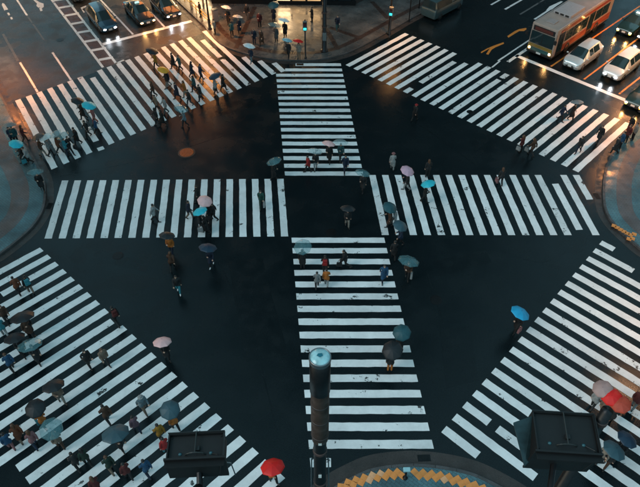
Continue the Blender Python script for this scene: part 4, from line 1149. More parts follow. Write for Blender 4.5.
def jacket_mesh(J, long_):
    b = MB()
    b.capsule(J['pel'] + V((0.06, 0, 0.02)), J['pel'] + V((-0.06, 0, 0.02)), 0.14, 0.14)
    b.capsule(J['pel'], J['chest'], 0.15, 0.16)
    b.ball(J['chest'] + V((0, 0, 0.03)), (0.205, 0.145, 0.2), 9)
    b.capsule(J['shR'], J['shL'], 0.075, 0.075)
    b.capsule(J['neck'] - V((0, 0.01, 0.06)), J['neck'] + V((0, -0.01, -0.005)), 0.085, 0.068)
    for s, sg in (('R', 1), ('L', -1)):
        b.capsule(J['sh' + s], J['el' + s], 0.077, 0.062); b.capsule(J['el' + s], J['wr' + s] - (J['wr' + s] - J['el' + s]) * 0.06, 0.062, 0.046)
        hm = 0.46 if long_ else 0.12
        k = J['hip' + s] + (J['knee' + s] - J['hip' + s]) * (1.0 if long_ else 0.22)
        b.capsule(J['hip' + s] + V((0, 0, 0.02)), k, 0.135, 0.125 if long_ else 0.13)
    if long_:
        b.capsule((J['hipR'] + J['hipL']) / 2, (J['kneeR'] + J['kneeL']) / 2 + V((0, 0, 0.02)), 0.14, 0.13)
        b.capsule((J['kneeR'] + J['kneeL']) / 2, J['kneeR'], 0.12, 0.12); b.capsule((J['kneeR'] + J['kneeL']) / 2, J['kneeL'], 0.12, 0.12)
    return remesh(b, 0.018, 3)


def trousers_mesh(J):
    b = MB()
    b.capsule(J['pel'] + V((0.055, 0, -0.01)), J['pel'] + V((-0.055, 0, -0.01)), 0.13, 0.13)
    for s in 'RL':
        b.capsule(J['hip' + s], J['knee' + s], 0.105, 0.078); b.capsule(J['knee' + s], J['ank' + s] + (J['knee' + s] - J['ank' + s]) * 0.1, 0.078, 0.06)
    return remesh(b, 0.016, 3)


def shoe_mesh(J, s):
    b = MB(); a, t = J['ank' + s], J['toe' + s]; d = (t - a); d.normalize()
    b.capsule(a + V((0, 0, 0.01)), a - V((0, 0.02, 0.035)), 0.05, 0.046); b.capsule(a - V((0, 0.02, 0.035)), t + d * 0.02, 0.045, 0.036)
    return remesh(b, 0.014, 2)


def hair_mesh(J, style):
    b = MB(); h = J['head']
    b.ball(h + V((0, -0.022, 0.036)), (0.092, 0.102, 0.1), 9)
    if style == 'long':
        b.capsule(h + V((0, -0.07, 0)), J['neck'] + V((0, -0.085, -0.06)), 0.075, 0.06)
        for sg in (-1, 1): b.capsule(h + V((0.065 * sg, -0.03, 0)), J['neck'] + V((0.075 * sg, -0.05, -0.05)), 0.045, 0.035)
    elif style == 'bun': b.ball(h + V((0, -0.11, 0.09)), 0.05, 7)
    elif style == 'hat':
        b.lathe([(0, 0.14), (0.09, 0.13), (0.105, 0.06), (0.165, 0.045), (0.165, 0.03), (0, 0.03)], 18, h); 
    elif style == 'hood': b.ball(h + V((0, -0.03, 0.0)), (0.12, 0.12, 0.15), 8)
    return remesh(b, 0.016, 2)


POSES = {
    'walk_a': limbs(0.44, 'swing-', 'swing+', 0.12), 'walk_b': limbs(-0.38, 'swing+', 'down', 0.1), 'stride': limbs(0.72, 'swing-', 'swing+', 0.25),
    'umb_a': limbs(0.42, 'umb', 'swing+', 0.06), 'umb_b': limbs(-0.36, 'umb', 'down', 0.06), 'umb_stand': limbs(0.0, 'umb', 'down', 0.02), 'stand': limbs(0.0, 'phone', 'down', 0.0),
}
PM = {}
for k_, J in POSES.items():
    PM[k_] = dict(body=body_mesh(J), jacket=jacket_mesh(J, False), coat=jacket_mesh(J, True), trousers=trousers_mesh(J), shoeR=shoe_mesh(J, 'R'), shoeL=shoe_mesh(J, 'L'))
    for st in ('short', 'long', 'bun', 'hat', 'hood'): PM[k_][st] = None

SKIN = [mat("skin_a", (0.48, 0.30, 0.22), 0.5, 0, 0.06), mat("skin_b", (0.40, 0.24, 0.17), 0.5, 0, 0.06)]
EYE = mat("eye_dark", (0.03, 0.02, 0.018), 0.3); LIP = mat("lip", (0.35, 0.13, 0.11), 0.45)
COLORS = {
    'black': (0.010, 0.011, 0.013), 'charcoal': (0.03, 0.032, 0.035), 'grey': (0.16, 0.17, 0.18), 'navy': (0.012, 0.028, 0.07), 'dark blue': (0.015, 0.05, 0.12), 'blue': (0.02, 0.18, 0.40),
    'teal': (0.02, 0.17, 0.19), 'cyan': (0.05, 0.45, 0.55), 'white': (0.68, 0.70, 0.70), 'cream': (0.58, 0.50, 0.42), 'beige': (0.42, 0.30, 0.22), 'brown': (0.14, 0.06, 0.03), 'rust': (0.34, 0.09, 0.03),
    'orange': (0.62, 0.18, 0.02), 'red': (0.55, 0.02, 0.02), 'dark red': (0.20, 0.02, 0.018), 'pink': (0.62, 0.26, 0.27), 'mauve': (0.36, 0.20, 0.27), 'dark green': (0.02, 0.07, 0.045), 'green': (0.02, 0.16, 0.12), 'yellow': (0.75, 0.36, 0.02),
    'pale blue': (0.30, 0.45, 0.52), 'light grey': (0.42, 0.44, 0.44),
}


CLOTH_K = {'blue': 0.42, 'yellow': 0.5, 'orange': 0.85, 'mauve': 0.45, 'pink': 0.5, 'pale blue': 0.5, 'rust': 0.55, 'cyan': 0.6, 'red': 0.75, 'beige': 0.55, 'dark blue': 0.5, 'teal': 0.5, 'green': 0.5}


def fabric(c): return mat("fabric_" + c.replace(' ', '_'), tuple(q * CLOTH_K.get(c, 0.55) * 0.68 for q in COLORS[c]), 0.75, 0, 0.34, 9, bump=0.9, bscale=16)


HAIRC = {'black': mat("hair_black", (0.010, 0.009, 0.009), 0.4, 0, 0.3, 60), 'brown': mat("hair_brown", (0.085, 0.035, 0.016), 0.42, 0, 0.3, 60)}
SHOE = mat("shoe_black", (0.012, 0.012, 0.012), 0.4); SHOE_W = mat("shoe_white", (0.65, 0.65, 0.65), 0.5)


def hair_for(pose, st):
    if PM[pose][st] is None: PM[pose][st] = hair_mesh(POSES[pose], st)
    return PM[pose][st]


# umbrellas
def canopy_mesh(rad=0.54, rise=0.2, ribs=8, sub=4, rings=7):
    n = ribs * sub; vs_, fs = [], []
    for layer in (0, 1):
        vs_.append((0, 0, rise - 0.004 * layer))
        for j in range(1, rings + 1):
            r_ = j / rings
            for i in range(n):
                u = (i % sub) / sub; between = math.sin(math.pi * u)
                rr = rad * r_ * (1 - 0.075 * between * r_)
                z = rise * (1 - r_ ** 2.1) - 0.012 * between * r_ + 0.022 * between * (r_ ** 4)
                t = 2 * math.pi * i / n
                vs_.append((rr * math.cos(t), rr * math.sin(t), z - 0.004 * layer))
    N = 1 + rings * n
    for layer in (0, 1):
        o = N * layer
        for i in range(n):
            a, b = 1 + i, 1 + (i + 1) % n
            fs.append((o, o + a, o + b) if layer == 0 else (o, o + b, o + a))
            for j in range(rings - 1):
                q = (o + a + j * n, o + a + (j + 1) * n, o + b + (j + 1) * n, o + b + j * n)
                fs.append(q if layer == 0 else tuple(reversed(q)))
    e = 1 + (rings - 1) * n
    for i in range(n):
        a, b = e + i, e + (i + 1) % n
        fs.append((a, N + a, N + b, b))
    me = bpy.data.meshes.new("canopy"); me.from_pydata(vs_, [], fs)
    me.polygons.foreach_set("use_smooth", [True] * len(fs))
    me.update()
    bm = bmesh.new(); bm.from_mesh(me); bm.verts.ensure_lookup_table()
    rid = {1 + j * n + i + o for o in (0, N) for j in range(rings) for i in range(0, n, sub)} | {0, N}
    for ed in bm.edges:
        if ed.verts[0].index in rid and ed.verts[1].index in rid: ed.smooth = False
    bm.to_mesh(me); bm.free()
    return me


CAN = {'s': canopy_mesh(0.50, 0.19), 'm': canopy_mesh(0.56, 0.2), 'l': canopy_mesh(0.66, 0.22), 'd': canopy_mesh(0.50, 0.30)}
CANR = {'s': 0.50, 'm': 0.56, 'l': 0.66, 'd': 0.50}
UL = 0.86
um = MB(); um.tube((0, 0, 0.0), (0, 0, UL), 0.0075, n=8); SHAFT = um.mesh("shaft", True)
um = MB(); pts = [(0, 0, 0.04), (0, 0, -0.08)] + [(0, 0.035 - 0.035 * math.cos(R(q)), -0.08 - 0.035 * math.sin(R(q))) for q in range(30, 181, 30)]; um.path(pts, 0.014, 8); HANDLE = um.mesh("handle", True)
FERR = {}
for q, rise in (('s', 0.19), ('m', 0.2), ('l', 0.22), ('d', 0.30)):
    um = MB(); um.tube((0, 0, UL - 0.005), (0, 0, UL + 0.05), 0.008, 0.005, 8); FERR[q] = um.mesh("ferrule")
RIB = {}
for q, rise in (('s', 0.19), ('m', 0.2), ('l', 0.22), ('d', 0.30)):
    um = MB(); rr = CANR[q]
    pts = [(rr * f, 0, UL - rise + rise * (1 - f ** 2.1) - 0.010) for f in (0.03, 0.25, 0.5, 0.75, 0.985)]; um.path(pts, 0.0035, 5); RIB[q] = um.mesh("rib")


def cloth_mat(c):
    col = UMB.get(c, COLORS.get(c))
    return mat("umbrella_" + c.replace(' ', '_'), col, 0.5, 0, 0.16, 3.0, bump=0.3, bscale=9, spec=0.4)


UMB = {'black': (0.010, 0.013, 0.016), 'navy': (0.010, 0.03, 0.055), 'dark teal': (0.015, 0.07, 0.085), 'cyan': (0.02, 0.42, 0.52), 'blue': (0.015, 0.30, 0.52), 'pale blue': (0.24, 0.42, 0.47), 'white': (0.66, 0.70, 0.71),
       'pink': (0.72, 0.42, 0.41), 'mauve': (0.52, 0.32, 0.40), 'red': (0.62, 0.012, 0.010), 'grey': (0.14, 0.17, 0.18), 'blue-grey': (0.032, 0.075, 0.095), 'brown-grey': (0.07, 0.055, 0.05), 'yellow': (0.70, 0.30, 0.02), 'orange': (0.40, 0.05, 0.025), 'dusty pink': (0.36, 0.235, 0.22)}


def clear_mat(name, tint, a):
    """thin vinyl film: mostly seen through, a milky sheen and a gloss"""
    if name in MATS: return MATS[name]
    m = bpy.data.materials.new(name); m.use_nodes = True; nt = m.node_tree; N = nt.nodes; L = nt.links; N.clear()
    out = N.new("ShaderNodeOutputMaterial"); tr = N.new("ShaderNodeBsdfTransparent"); pr = N.new("ShaderNodeBsdfPrincipled"); mx = N.new("ShaderNodeMixShader")
    tr.inputs[0].default_value = (0.93, 0.97, 0.97, 1); pr.inputs["Base Color"].default_value = (*tint, 1); pr.inputs["Roughness"].default_value = 0.12
    nz = N.new("ShaderNodeTexNoise"); nz.inputs["Scale"].default_value = 5; tc = N.new("ShaderNodeTexCoord"); L.new(tc.outputs["Object"], nz.inputs["Vector"])
    mr = N.new("ShaderNodeMapRange"); mr.inputs[3].default_value = a - 0.14; mr.inputs[4].default_value = a + 0.14; L.new(nz.outputs["Fac"], mr.inputs[0]); L.new(mr.outputs[0], mx.inputs[0])
    L.new(tr.outputs[0], mx.inputs[1]); L.new(pr.outputs[0], mx.inputs[2]); L.new(mx.outputs[0], out.inputs[0])
    MATS[name] = m
    return m


CLEAR = {'clear': clear_mat("vinyl_clear", (0.38, 0.48, 0.50), 0.26), 'clear teal': clear_mat("vinyl_teal", (0.12, 0.27, 0.30), 0.27), 'clear white': clear_mat("vinyl_white", (0.62, 0.68, 0.69), 0.40)}


def umbrella(hand, colr, size, label, tilt, yaw):
    root = empty("umbrella", hand); root.rotation_euler = (tilt[0], tilt[1], yaw)
    tag(root, label, "umbrella", "umbrellas in the crowd")
    m_ = CLEAR[colr] if colr in CLEAR else cloth_mat(colr)
    rise = {'s': 0.19, 'm': 0.2, 'l': 0.22, 'd': 0.30}[size]
    cn = link("canopy", CAN[size], m_, root, (0, 0, UL - rise))
    link("shaft", SHAFT, STEEL, root); link("handle", HANDLE, BLACKPLASTIC, root); link("ferrule", FERR[size], BLACKPLASTIC, root)
    if colr in CLEAR:
        for i in range(8): link("rib", RIB[size], STEEL, root, (0, 0, 0), (0, 0, math.pi * i / 4))
    return root


# bags
BAGM = {}
bm_ = MB(); bm_.box((0, 0, -0.34), (0.34, 0.12, 0.28), taper=0.94); BAGM['tote'] = bm_
bm_ = MB(); bm_.box((0, 0, -0.22), (0.30, 0.14, 0.40), taper=0.9); BAGM['back'] = bm_


def bag(kind, colr, loc, yaw, label):
    root = tag(empty("bag", loc, yaw), label, "bag", "bags carried in the crowd")
    if kind == 'tote':
        MB().box((0, 0, -0.34), (0.36, 0.13, 0.30), taper=0.94).build("pouch", fabric(colr), root, bevel=0.025)
        for q in (-0.04, 0.04):
            pts = [(0.11 * math.cos(R(a_)), q, -0.2 + 0.2 * math.sin(R(a_))) for a_ in range(0, 181, 30)]
            MB().path(pts, 0.009, 6).build("strap", fabric(colr), root)
    else:
        MB().box((0, 0, 0), (0.32, 0.17, 0.44), taper=0.86).build("pouch", fabric(colr), root, bevel=0.05)
        MB().box((0, -0.1, -0.06), (0.24, 0.06, 0.2)).build("pocket", fabric(colr), root, bevel=0.02)
        for q in (-0.1, 0.1): MB().path([(q, 0.08, 0.2), (q, 0.16, 0.16), (q, 0.13, -0.1)], 0.014, 6).build("strap", fabric(colr), root)
    return root


LABELS = {}


def person(x, y, z, hd, pose, style, top, legs, hair, hcol, label, umb=None, bg=None, shoes='b', sc=1.0):
    """x, y: where the photo shows the point at height z of this person (z=0.9 the middle, z=1.95 the umbrella)"""
    sc *= 0.90 + random.uniform(-0.03, 0.03)
    p = at(x, y, z if z > 1.5 else z * 0.92)
    hdg = R(hd - 90)
    # stand on pavement where there is one
    on_pave = label.find("pavement") >= 0
    p.z = 0.13 if on_pave else 0.010
    J = POSES[pose]
    o = link("person", PM[pose]['body'], [random.choice(SKIN), EYE, LIP], None, p, (0, 0, hdg))
    low = min(J['toeR'].z, J['toeL'].z) - 0.036
    p.z -= low * sc
    o.location = p; o.scale = (sc, sc, sc)
    tag(o, label, "person", "people crossing in the rain")
    pm = PM[pose]
    link(style, pm[style], fabric(top), o); link("trousers", pm['trousers'], fabric(legs), o)
    for q in ('shoeR', 'shoeL'): link("shoe", pm[q], SHOE_W if shoes == 'w' else SHOE, o)
    if hair in ('hat', 'hood'): link(hair, hair_for(pose, hair), fabric(hcol), o)
    else: link("hair", hair_for(pose, hair), HAIRC[hcol], o)
    Rm = Matrix.Rotation(hdg, 3, 'Z')
    if umb:
        ucol, usz, ul, ux, uy = umb
        hand = J['wrR'] + V((0, 0.055, 0.0)); w = p + Rm @ (hand * sc)
        # lean the shaft so that the canopy sits over the head, or where it is seen
        if ux is not None:
            c = at(ux, uy, 2.02); dx, dy = c.x - w.x, c.y - w.y
        else:
            hh = p + Rm @ (J['head'] * sc); dx, dy = hh.x - w.x, hh.y - w.y
        ln = math.hypot(dx, dy); mxl = 0.42
        if ln > mxl: dx, dy = dx * mxl / ln, dy * mxl / ln
        ry = math.asin(max(-0.9, min(0.9, dx / UL))); rx = -math.asin(max(-0.9, min(0.9, dy / UL)))
        umbrella(w, ucol, usz, ul, (rx, ry), 0)
    if bg:
        kind, bc, bl = bg
        if kind == 'tote': loc = p + Rm @ ((J['wrL'] + V((-0.03, 0.03, -0.03))) * sc)
        else: loc = p + Rm @ ((J['chest'] + V((0, -0.25, 0.03))) * sc)
        bag(kind, bc, loc, hdg if kind == 'back' else hdg + R(90), bl)
    return o


U, B_ = 1.98, 0.9
# --- pavement on the left and the crosswalk that starts there
person(9, 123, U, 300, 'umb_stand', 'jacket', 'teal', 'black', 'short', 'black', "person in teal jacket waiting at the pavement's kerb under small grey umbrella", ('grey', 's', "small grey umbrella at the kerb, over the teal jacket", None, None))
person(11, 136, B_, 320, 'stand', 'jacket', 'dark blue', 'black', 'short', 'black', "person in dark blue jacket on the pavement, no umbrella, behind the cyan one")
person(17, 142, U, 210, 'umb_a', 'coat', 'charcoal', 'black', 'short', 'black', "person in charcoal coat reaching the pavement under bright cyan umbrella", ('cyan', 's', "bright cyan umbrella at the kerb of the blue-grey pavement", None, None))
person(27, 156, B_, 215, 'walk_a', 'jacket', 'white', 'charcoal', 'short', 'black', "person in white jacket stepping onto the pavement ahead of the cyan umbrella", None, ('tote', 'cyan', "pale cyan tote bag held by the person in white at the kerb"))
person(34.5, 169, U, 300, 'umb_b', 'coat', 'black', 'black', 'short', 'black', "person in long black coat striding along the pavement edge under pale umbrella", ('clear teal', 'm', "milky teal see-through umbrella over the pavement kerb", None, None))
person(22, 133, B_, 32, 'walk_b', 'jacket', 'dark red', 'brown', 'long', 'brown', "person in dark red jacket stepping off the kerb near the orange glow")
person(35, 134, U, 25, 'umb_a', 'jacket', 'brown', 'cream', 'short', 'black', "person in brown jacket and cream trousers under brown-grey umbrella", ('brown-grey', 's', "brown-grey umbrella at the start of the striped crossing", None, None))
person(43, 134, U, 30, 'umb_b', 'jacket', 'light grey', 'charcoal', 'short', 'black', "person in light grey jacket under milky white see-through umbrella beside brown-grey one", ('clear white', 's', "milky white see-through umbrella next to the brown-grey umbrella", None, None))
person(52.5, 131, U, 32, 'umb_a', 'jacket', 'rust', 'charcoal', 'long', 'brown', "person in rust-red jacket under a see-through umbrella", ('clear', 's', "see-through umbrella over the rust-red jacket", None, None))
person(60, 133, U, 32, 'umb_stand', 'jacket', 'cyan', 'navy', 'short', 'black', "person in cyan jacket under tinted umbrella beside the rust-red jacket", ('clear teal', 's', "tinted see-through umbrella over the cyan jacket", None, None))
person(68, 144, B_, 330, 'stride', 'jacket', 'black', 'black', 'short', 'black', "person in black hurrying with wide stride near the corner stripes", None, ('tote', 'charcoal', "charcoal bag swinging from the hurrying person in black"))
person(76, 135, B_, 212, 'walk_a', 'coat', 'black', 'charcoal', 'short', 'black', "person in black coat walking right behind the hurrying one")
person(86.5, 128, B_, 212, 'walk_b', 'jacket', 'charcoal', 'black', 'short', 'black', "bareheaded person in charcoal jacket above the broken stripe end", None, ('back', 'grey', "grey backpack on the person above the broken stripe"))
person(89.5, 102, U, 212, 'umb_b', 'jacket', 'pink', 'red', 'long', 'brown', "person in pink jacket and red trousers under cyan umbrella", ('cyan', 'm', "cyan umbrella alone on the stripes, over pink and red clothes", None, None))
person(78, 97.5, U, 212, 'umb_a', 'coat', 'black', 'black', 'short', 'black', "person in black beneath a small black umbrella beside the pink jacket", ('black', 's', "small black umbrella beside the lone cyan umbrella", None, None))
person(95, 125, B_, 32, 'walk_a', 'jacket', 'blue', 'black', 'short', 'black', "small person in blue jacket beside the cyan umbrella's stripes", sc=0.92)
# --- the crowd on the crosswalk below the cars
person(153, 48, U, 212, 'umb_a', 'jacket', 'yellow', 'black', 'short', 'black', "person in yellow jacket under black umbrella by the stop line", ('black', 'm', "black umbrella over the yellow jacket by the stop line", None, None))
person(164, 67, U, 212, 'umb_b', 'jacket', 'charcoal', 'cream', 'short', 'black', "person in charcoal jacket and cream trousers under yellow umbrella", ('yellow', 's', "yellow umbrella with orange tint in the crowd below the cars", None, None))
person(173, 60, B_, 212, 'walk_a', 'coat', 'black', 'black', 'short', 'black', "person in black coat beside the yellow umbrella")
person(179.5, 63, B_, 212, 'walk_b', 'jacket', 'teal', 'black', 'short', 'black', "person in teal jacket next to black coat near yellow umbrella")
person(191, 69, B_, 32, 'walk_a', 'coat', 'navy', 'black', 'long', 'black', "person in navy coat with long black hair in the lit crowd")
person(200, 72, B_, 32, 'walk_b', 'jacket', 'dark blue', 'charcoal', 'short', 'brown', "brown-haired person in dark blue jacket in the lit crowd")
person(194, 83, B_, 212, 'walk_a', 'jacket', 'teal', 'navy', 'long', 'black', "long-haired person in teal jacket and navy trousers in the crowd")
person(200, 92, B_, 212, 'walk_b', 'coat', 'charcoal', 'black', 'short', 'black', "person in charcoal coat at the stripes' lower ends")
person(213, 73, U, 32, 'umb_b', 'jacket', 'white', 'black', 'short', 'black', "person in white jacket under navy umbrella on lit stripes", ('navy', 'm', "navy umbrella over a white jacket on the lit stripes", None, None), ('tote', 'cream', "cream tote bag beside the white jacket under the navy umbrella"))
person(222.5, 82, B_, 32, 'walk_a', 'coat', 'black', 'black', 'short', 'black', "person in black coat just ahead of the navy umbrella")
person(176.5, 90, B_, 212, 'walk_a', 'coat', 'navy', 'black', 'short', 'black', "short-haired person in navy coat in the middle of the crowd")
person(184.5, 88, B_, 212, 'walk_b', 'jacket', 'orange', 'cream', 'long', 'brown', "person in orange jacket and cream trousers in the crowd below the cars")
person(189, 97, B_, 212, 'walk_a', 'jacket', 'charcoal', 'grey', 'short', 'black', "person in charcoal jacket and grey trousers behind the orange jacket")
person(182, 105, U, 212, 'umb_a', 'jacket', 'pale blue', 'charcoal', 'short', 'black', "person in pale blue jacket under see-through umbrella at the crowd's edge", ('clear teal', 'm', "tinted see-through umbrella at the lower edge of the crowd", None, None))
person(165, 105, B_, 212, 'walk_b', 'jacket', 'white', 'grey', 'short', 'black', "person in white jacket and grey trousers at the crowd's trailing edge")
person(162, 117, B_, 212, 'walk_a', 'coat', 'black', 'black', 'long', 'black', "long-haired person in black coat at the lowest stripe ends")
person(156, 115, B_, 212, 'walk_b', 'jacket', 'charcoal', 'black', 'hood', 'charcoal', "hooded person in charcoal jacket beside long-haired one in black")
person(152.5, 88, B_, 212, 'walk_a', 'jacket', 'brown', 'charcoal', 'long', 'brown', "brown-haired person in brown jacket leading the crowd below the cars")
person(156, 102, B_, 212, 'walk_b', 'jacket', 'beige', 'charcoal', 'short', 'black', "person in beige jacket following the brown jacket")
person(168, 78, B_, 212, 'walk_b', 'jacket', 'navy', 'white', 'short', 'black', "person in navy jacket and white trousers behind yellow umbrella")
# --- shop corner pavement
person(227, 6, U, 250, 'umb_stand', 'coat', 'charcoal', 'black', 'short', 'black', "person in charcoal coat under white umbrella in the bright pavement glow", ('white', 's', "white umbrella in the bright glow of the shop pavement", None, None))
person(238, 14.5, U, 270, 'umb_a', 'coat', 'navy', 'black', 'short', 'black', "person in navy coat under see-through umbrella on the shop pavement", ('clear white', 's', "milky see-through umbrella over a navy coat on the shop pavement", None, None))
person(231.5, 30, B_, 90, 'walk_a', 'jacket', 'teal', 'black', 'short', 'black', "person in teal jacket on the shop pavement beside the navy coat")
person(214.5, 27.5, B_, 200, 'stand', 'jacket', 'pale blue', 'black', 'short', 'black', "person in pale blue jacket at the pavement cabinet near the lamp pole")
person(200, 10, B_, 180, 'stand', 'coat', 'black', 'black', 'short', 'black', "person in black on the pavement behind the yellow guard rail")
person(250, 43.5, U, 240, 'umb_b', 'jacket', 'dark blue', 'pale blue', 'short', 'black', "person in dark blue jacket under white umbrella at the pavement kerb", ('white', 'm', "white umbrella right at the shop pavement's curved kerb", None, None))
person(254, 37, B_, 260, 'stand', 'jacket', 'navy', 'navy', 'short', 'black', "person all in navy on the pavement behind the kerbside white umbrella")
person(259.5, 21, B_, 270, 'stand', 'jacket', 'dark red', 'black', 'short', 'black', "person in dark red jacket standing on the shop pavement")
person(261.5, 38, B_, 250, 'walk_a', 'coat', 'brown', 'brown', 'long', 'brown', "person in long brown coat walking to the pavement kerb")
person(275.5, 23, U, 250, 'umb_stand', 'coat', 'grey', 'black', 'short', 'black', "person in grey coat under a tinted see-through umbrella on the shop pavement", ('clear teal', 'l', "large tinted see-through umbrella on the shop pavement", None, None))
person(284.5, 18.5, U, 250, 'umb_stand', 'coat', 'black', 'black', 'short', 'black', "person in black coat under white umbrella near the lit windows' pavement reflection", ('white', 'm', "white umbrella beside the large tinted one on the pavement", None, None))
person(273, 4, U, 90, 'umb_a', 'coat', 'navy', 'black', 'short', 'black', "person in navy coat under dark teal umbrella by the shop pavement windows", ('dark teal', 'm', "dark teal umbrella close to the shop windows", None, None))
person(288, 38.5, U, 250, 'umb_b', 'jacket', 'charcoal', 'black', 'short', 'black', "person in charcoal jacket under pale blue umbrella on the pavement, by the red one", ('pale blue', 's', "pale blue umbrella beside the red one at the pedestrian signal", None, None))
person(298.5, 39, U, 260, 'umb_stand', 'jacket', 'cream', 'beige', 'long', 'brown', "person in cream jacket under red umbrella on the pavement by the signal", ('red', 's', "red umbrella next to the green pedestrian signal", None, None))
person(312, 15, B_, 200, 'stand', 'coat', 'black', 'black', 'short', 'black', "person in black coat waiting on the pavement between signal and mast")
person(337.5, 23.5, B_, 270, 'walk_a', 'jacket', 'navy', 'teal', 'short', 'black', "lone person in navy jacket and teal trousers right of the mast on pavement")
person(247, 12, B_, 260, 'walk_b', 'jacket', 'charcoal', 'grey', 'short', 'black', "person in charcoal jacket and grey trousers on the shop pavement")
# --- straight crosswalk to the shop corner, and the middle
person(272, 158, U, 10, 'umb_b', 'coat', 'black', 'black', 'short', 'black', "person in black alone on bare asphalt under pale teal umbrella", ('clear teal', 'm', "pale teal see-through umbrella alone on bare asphalt near the manhole", None, None))
person(308.5, 163, B_, 200, 'walk_a', 'jacket', 'red', 'charcoal', 'short', 'black', "person in red jacket on the straight crosswalk, no umbrella", sc=0.95)
person(315.5, 147, U, 270, 'umb_a', 'jacket', 'charcoal', 'white', 'short', 'black', "person in charcoal jacket and white trousers under see-through umbrella beside red jacket", ('clear', 'm', "see-through umbrella behind the red jacket on the straight crosswalk", None, None))
person(329.5, 140, U, 260, 'umb_b', 'coat', 'black', 'black', 'short', 'black', "person in black coat under pink umbrella on the straight crosswalk", ('pink', 's', "pink umbrella on the straight crosswalk beside a grey see-through one", None, None))
person(341, 138, U, 280, 'umb_a', 'jacket', 'teal', 'charcoal', 'short', 'black', "person in teal jacket under see-through umbrella beside the pink umbrella", ('clear', 'm', "grey see-through umbrella beside the pink umbrella", None, None))
person(345.5, 162.5, B_, 270, 'stride', 'jacket', 'dark blue', 'navy', 'short', 'black', "person in dark blue jacket striding at the straight crosswalk's end stripes")
person(364, 169, U, 250, 'umb_b', 'coat', 'charcoal', 'black', 'short', 'black', "person in charcoal coat under tinted umbrella between two crosswalks", ('clear teal', 'm', "tinted see-through umbrella at the corner between two crosswalks", None, None))
person(393, 161, B_, 90, 'walk_b', 'coat', 'white', 'light grey', 'hat', 'pink', "person in white coat and pink hat on bare asphalt")
person(409.5, 168, U, 180, 'umb_a', 'jacket', 'charcoal', 'white', 'short', 'black', "person in charcoal jacket under mauve umbrella", ('mauve', 's', "mauve umbrella next to the bright cyan square-looking one", None, None))
person(428.5, 168, B_, 100, 'stand', 'jacket', 'charcoal', 'black', 'long', 'brown', "brown-haired person in dark jacket right behind the cyan umbrella")
person(427, 180, U, 0, 'umb_a', 'jacket', 'black', 'black', 'short', 'black', "person in black under cyan umbrella on the crosswalk towards the tiles", ('cyan', 's', "cyan umbrella next to the mauve umbrella", None, None))
person(392, 204.5, U, 180, 'umb_b', 'coat', 'brown', 'charcoal', 'long', 'brown', "person in brown coat under dark teal umbrella on first stripes", ('dark teal', 's', "dark teal umbrella over a brown coat at the first stripes", None, None))
person(395.5, 216, B_, 180, 'walk_a', 'jacket', 'white', 'light grey', 'short', 'black', "person in white jacket beside the brown coat", sc=0.93)
person(402.5, 222.5, U, 200, 'umb_a', 'jacket', 'dark blue', 'black', 'short', 'black', "person in dark blue jacket under blue-grey umbrella at stripe ends", ('blue-grey', 's', "blue-grey umbrella at the stripe ends below the dark teal one", None, None))
person(348, 204, U, 280, 'umb_b', 'jacket', 'charcoal', 'cream', 'short', 'black', "person in charcoal jacket and cream trousers in the unpainted centre", ('black', 's', "black umbrella in the unpainted centre of the junction", None, None))
person(415, 112, B_, 45, 'walk_a', 'coat', 'black', 'black', 'hat', 'red', "person in black coat and red hat on bare asphalt below the bus road")
# --- crosswalk beside the manhole cover
person(153, 212.5, B_, 0, 'walk_a', 'jacket', 'white', 'black', 'short', 'black', "person in white jacket and black trousers alone on the stripes")
person(198, 193, B_, 180, 'walk_b', 'coat', 'black', 'black', 'short', 'black', "person in black coat just behind the pale pink umbrella")
person(206, 198, U, 180, 'umb_b', 'coat', 'charcoal', 'black', 'short', 'black', "person in charcoal coat under pale pink umbrella beside the cyan one", ('pink', 's', "pale pink umbrella touching a cyan umbrella on the stripes", None, None))
person(197.5, 208, U, 0, 'umb_a', 'jacket', 'charcoal', 'grey', 'short', 'black', "person in charcoal jacket under vivid cyan umbrella beside pale pink one", ('cyan', 's', "vivid cyan umbrella touching the pale pink one", None, None))
person(213.5, 211, B_, 180, 'walk_a', 'jacket', 'black', 'black', 'short', 'black', "person in black jacket right behind the pale pink and cyan umbrellas", None, ('tote', 'charcoal', "charcoal bag beside the person behind the pink umbrella"))
person(188, 209, B_, 0, 'walk_b', 'jacket', 'navy', 'beige', 'short', 'black', "person in navy jacket and beige trousers beside the vivid cyan umbrella")
person(205.5, 224, B_, 180, 'walk_a', 'coat', 'black', 'black', 'long', 'black', "person in black coat with white bag below the cyan umbrella", None, ('tote', 'white', "white tote bag held by the person below the vivid cyan umbrella"))
person(167, 231, U, 270, 'umb_b', 'jacket', 'orange', 'navy', 'short', 'black', "person in orange jacket under black umbrella at the stripe ends", ('black', 's', "black umbrella over an orange jacket at the stripe ends", None, None))
person(208, 243, U, 270, 'umb_a', 'coat', 'navy', 'black', 'short', 'black', "person in navy coat and white shoes under wide navy umbrella", ('navy', 'm', "wide navy umbrella over white shoes on bare asphalt", None, None), shoes='w')
person(171, 261, B_, 90, 'walk_a', 'jacket', 'brown', 'black', 'long', 'brown', "person in brown jacket walking on asphalt below the orange jacket")
person(177, 283, B_, 280, 'walk_b', 'jacket', 'charcoal', 'cyan', 'short', 'black', "person in charcoal jacket and bright cyan trousers on bare asphalt", shoes='w')
person(261, 197, B_, 270, 'stride', 'jacket', 'green', 'dark green', 'short', 'black', "person in green striding on the stripes near the manhole crossing's end", None, ('tote', 'white', "white tote bag held by the person in green"))
person(161, 337, U, 300, 'umb_b', 'coat', 'black', 'black', 'short', 'black', "person in black under pale pink umbrella alone on the asphalt", ('pink', 's', "pale pink umbrella alone on asphalt beside the crowded crosswalk", None, None))
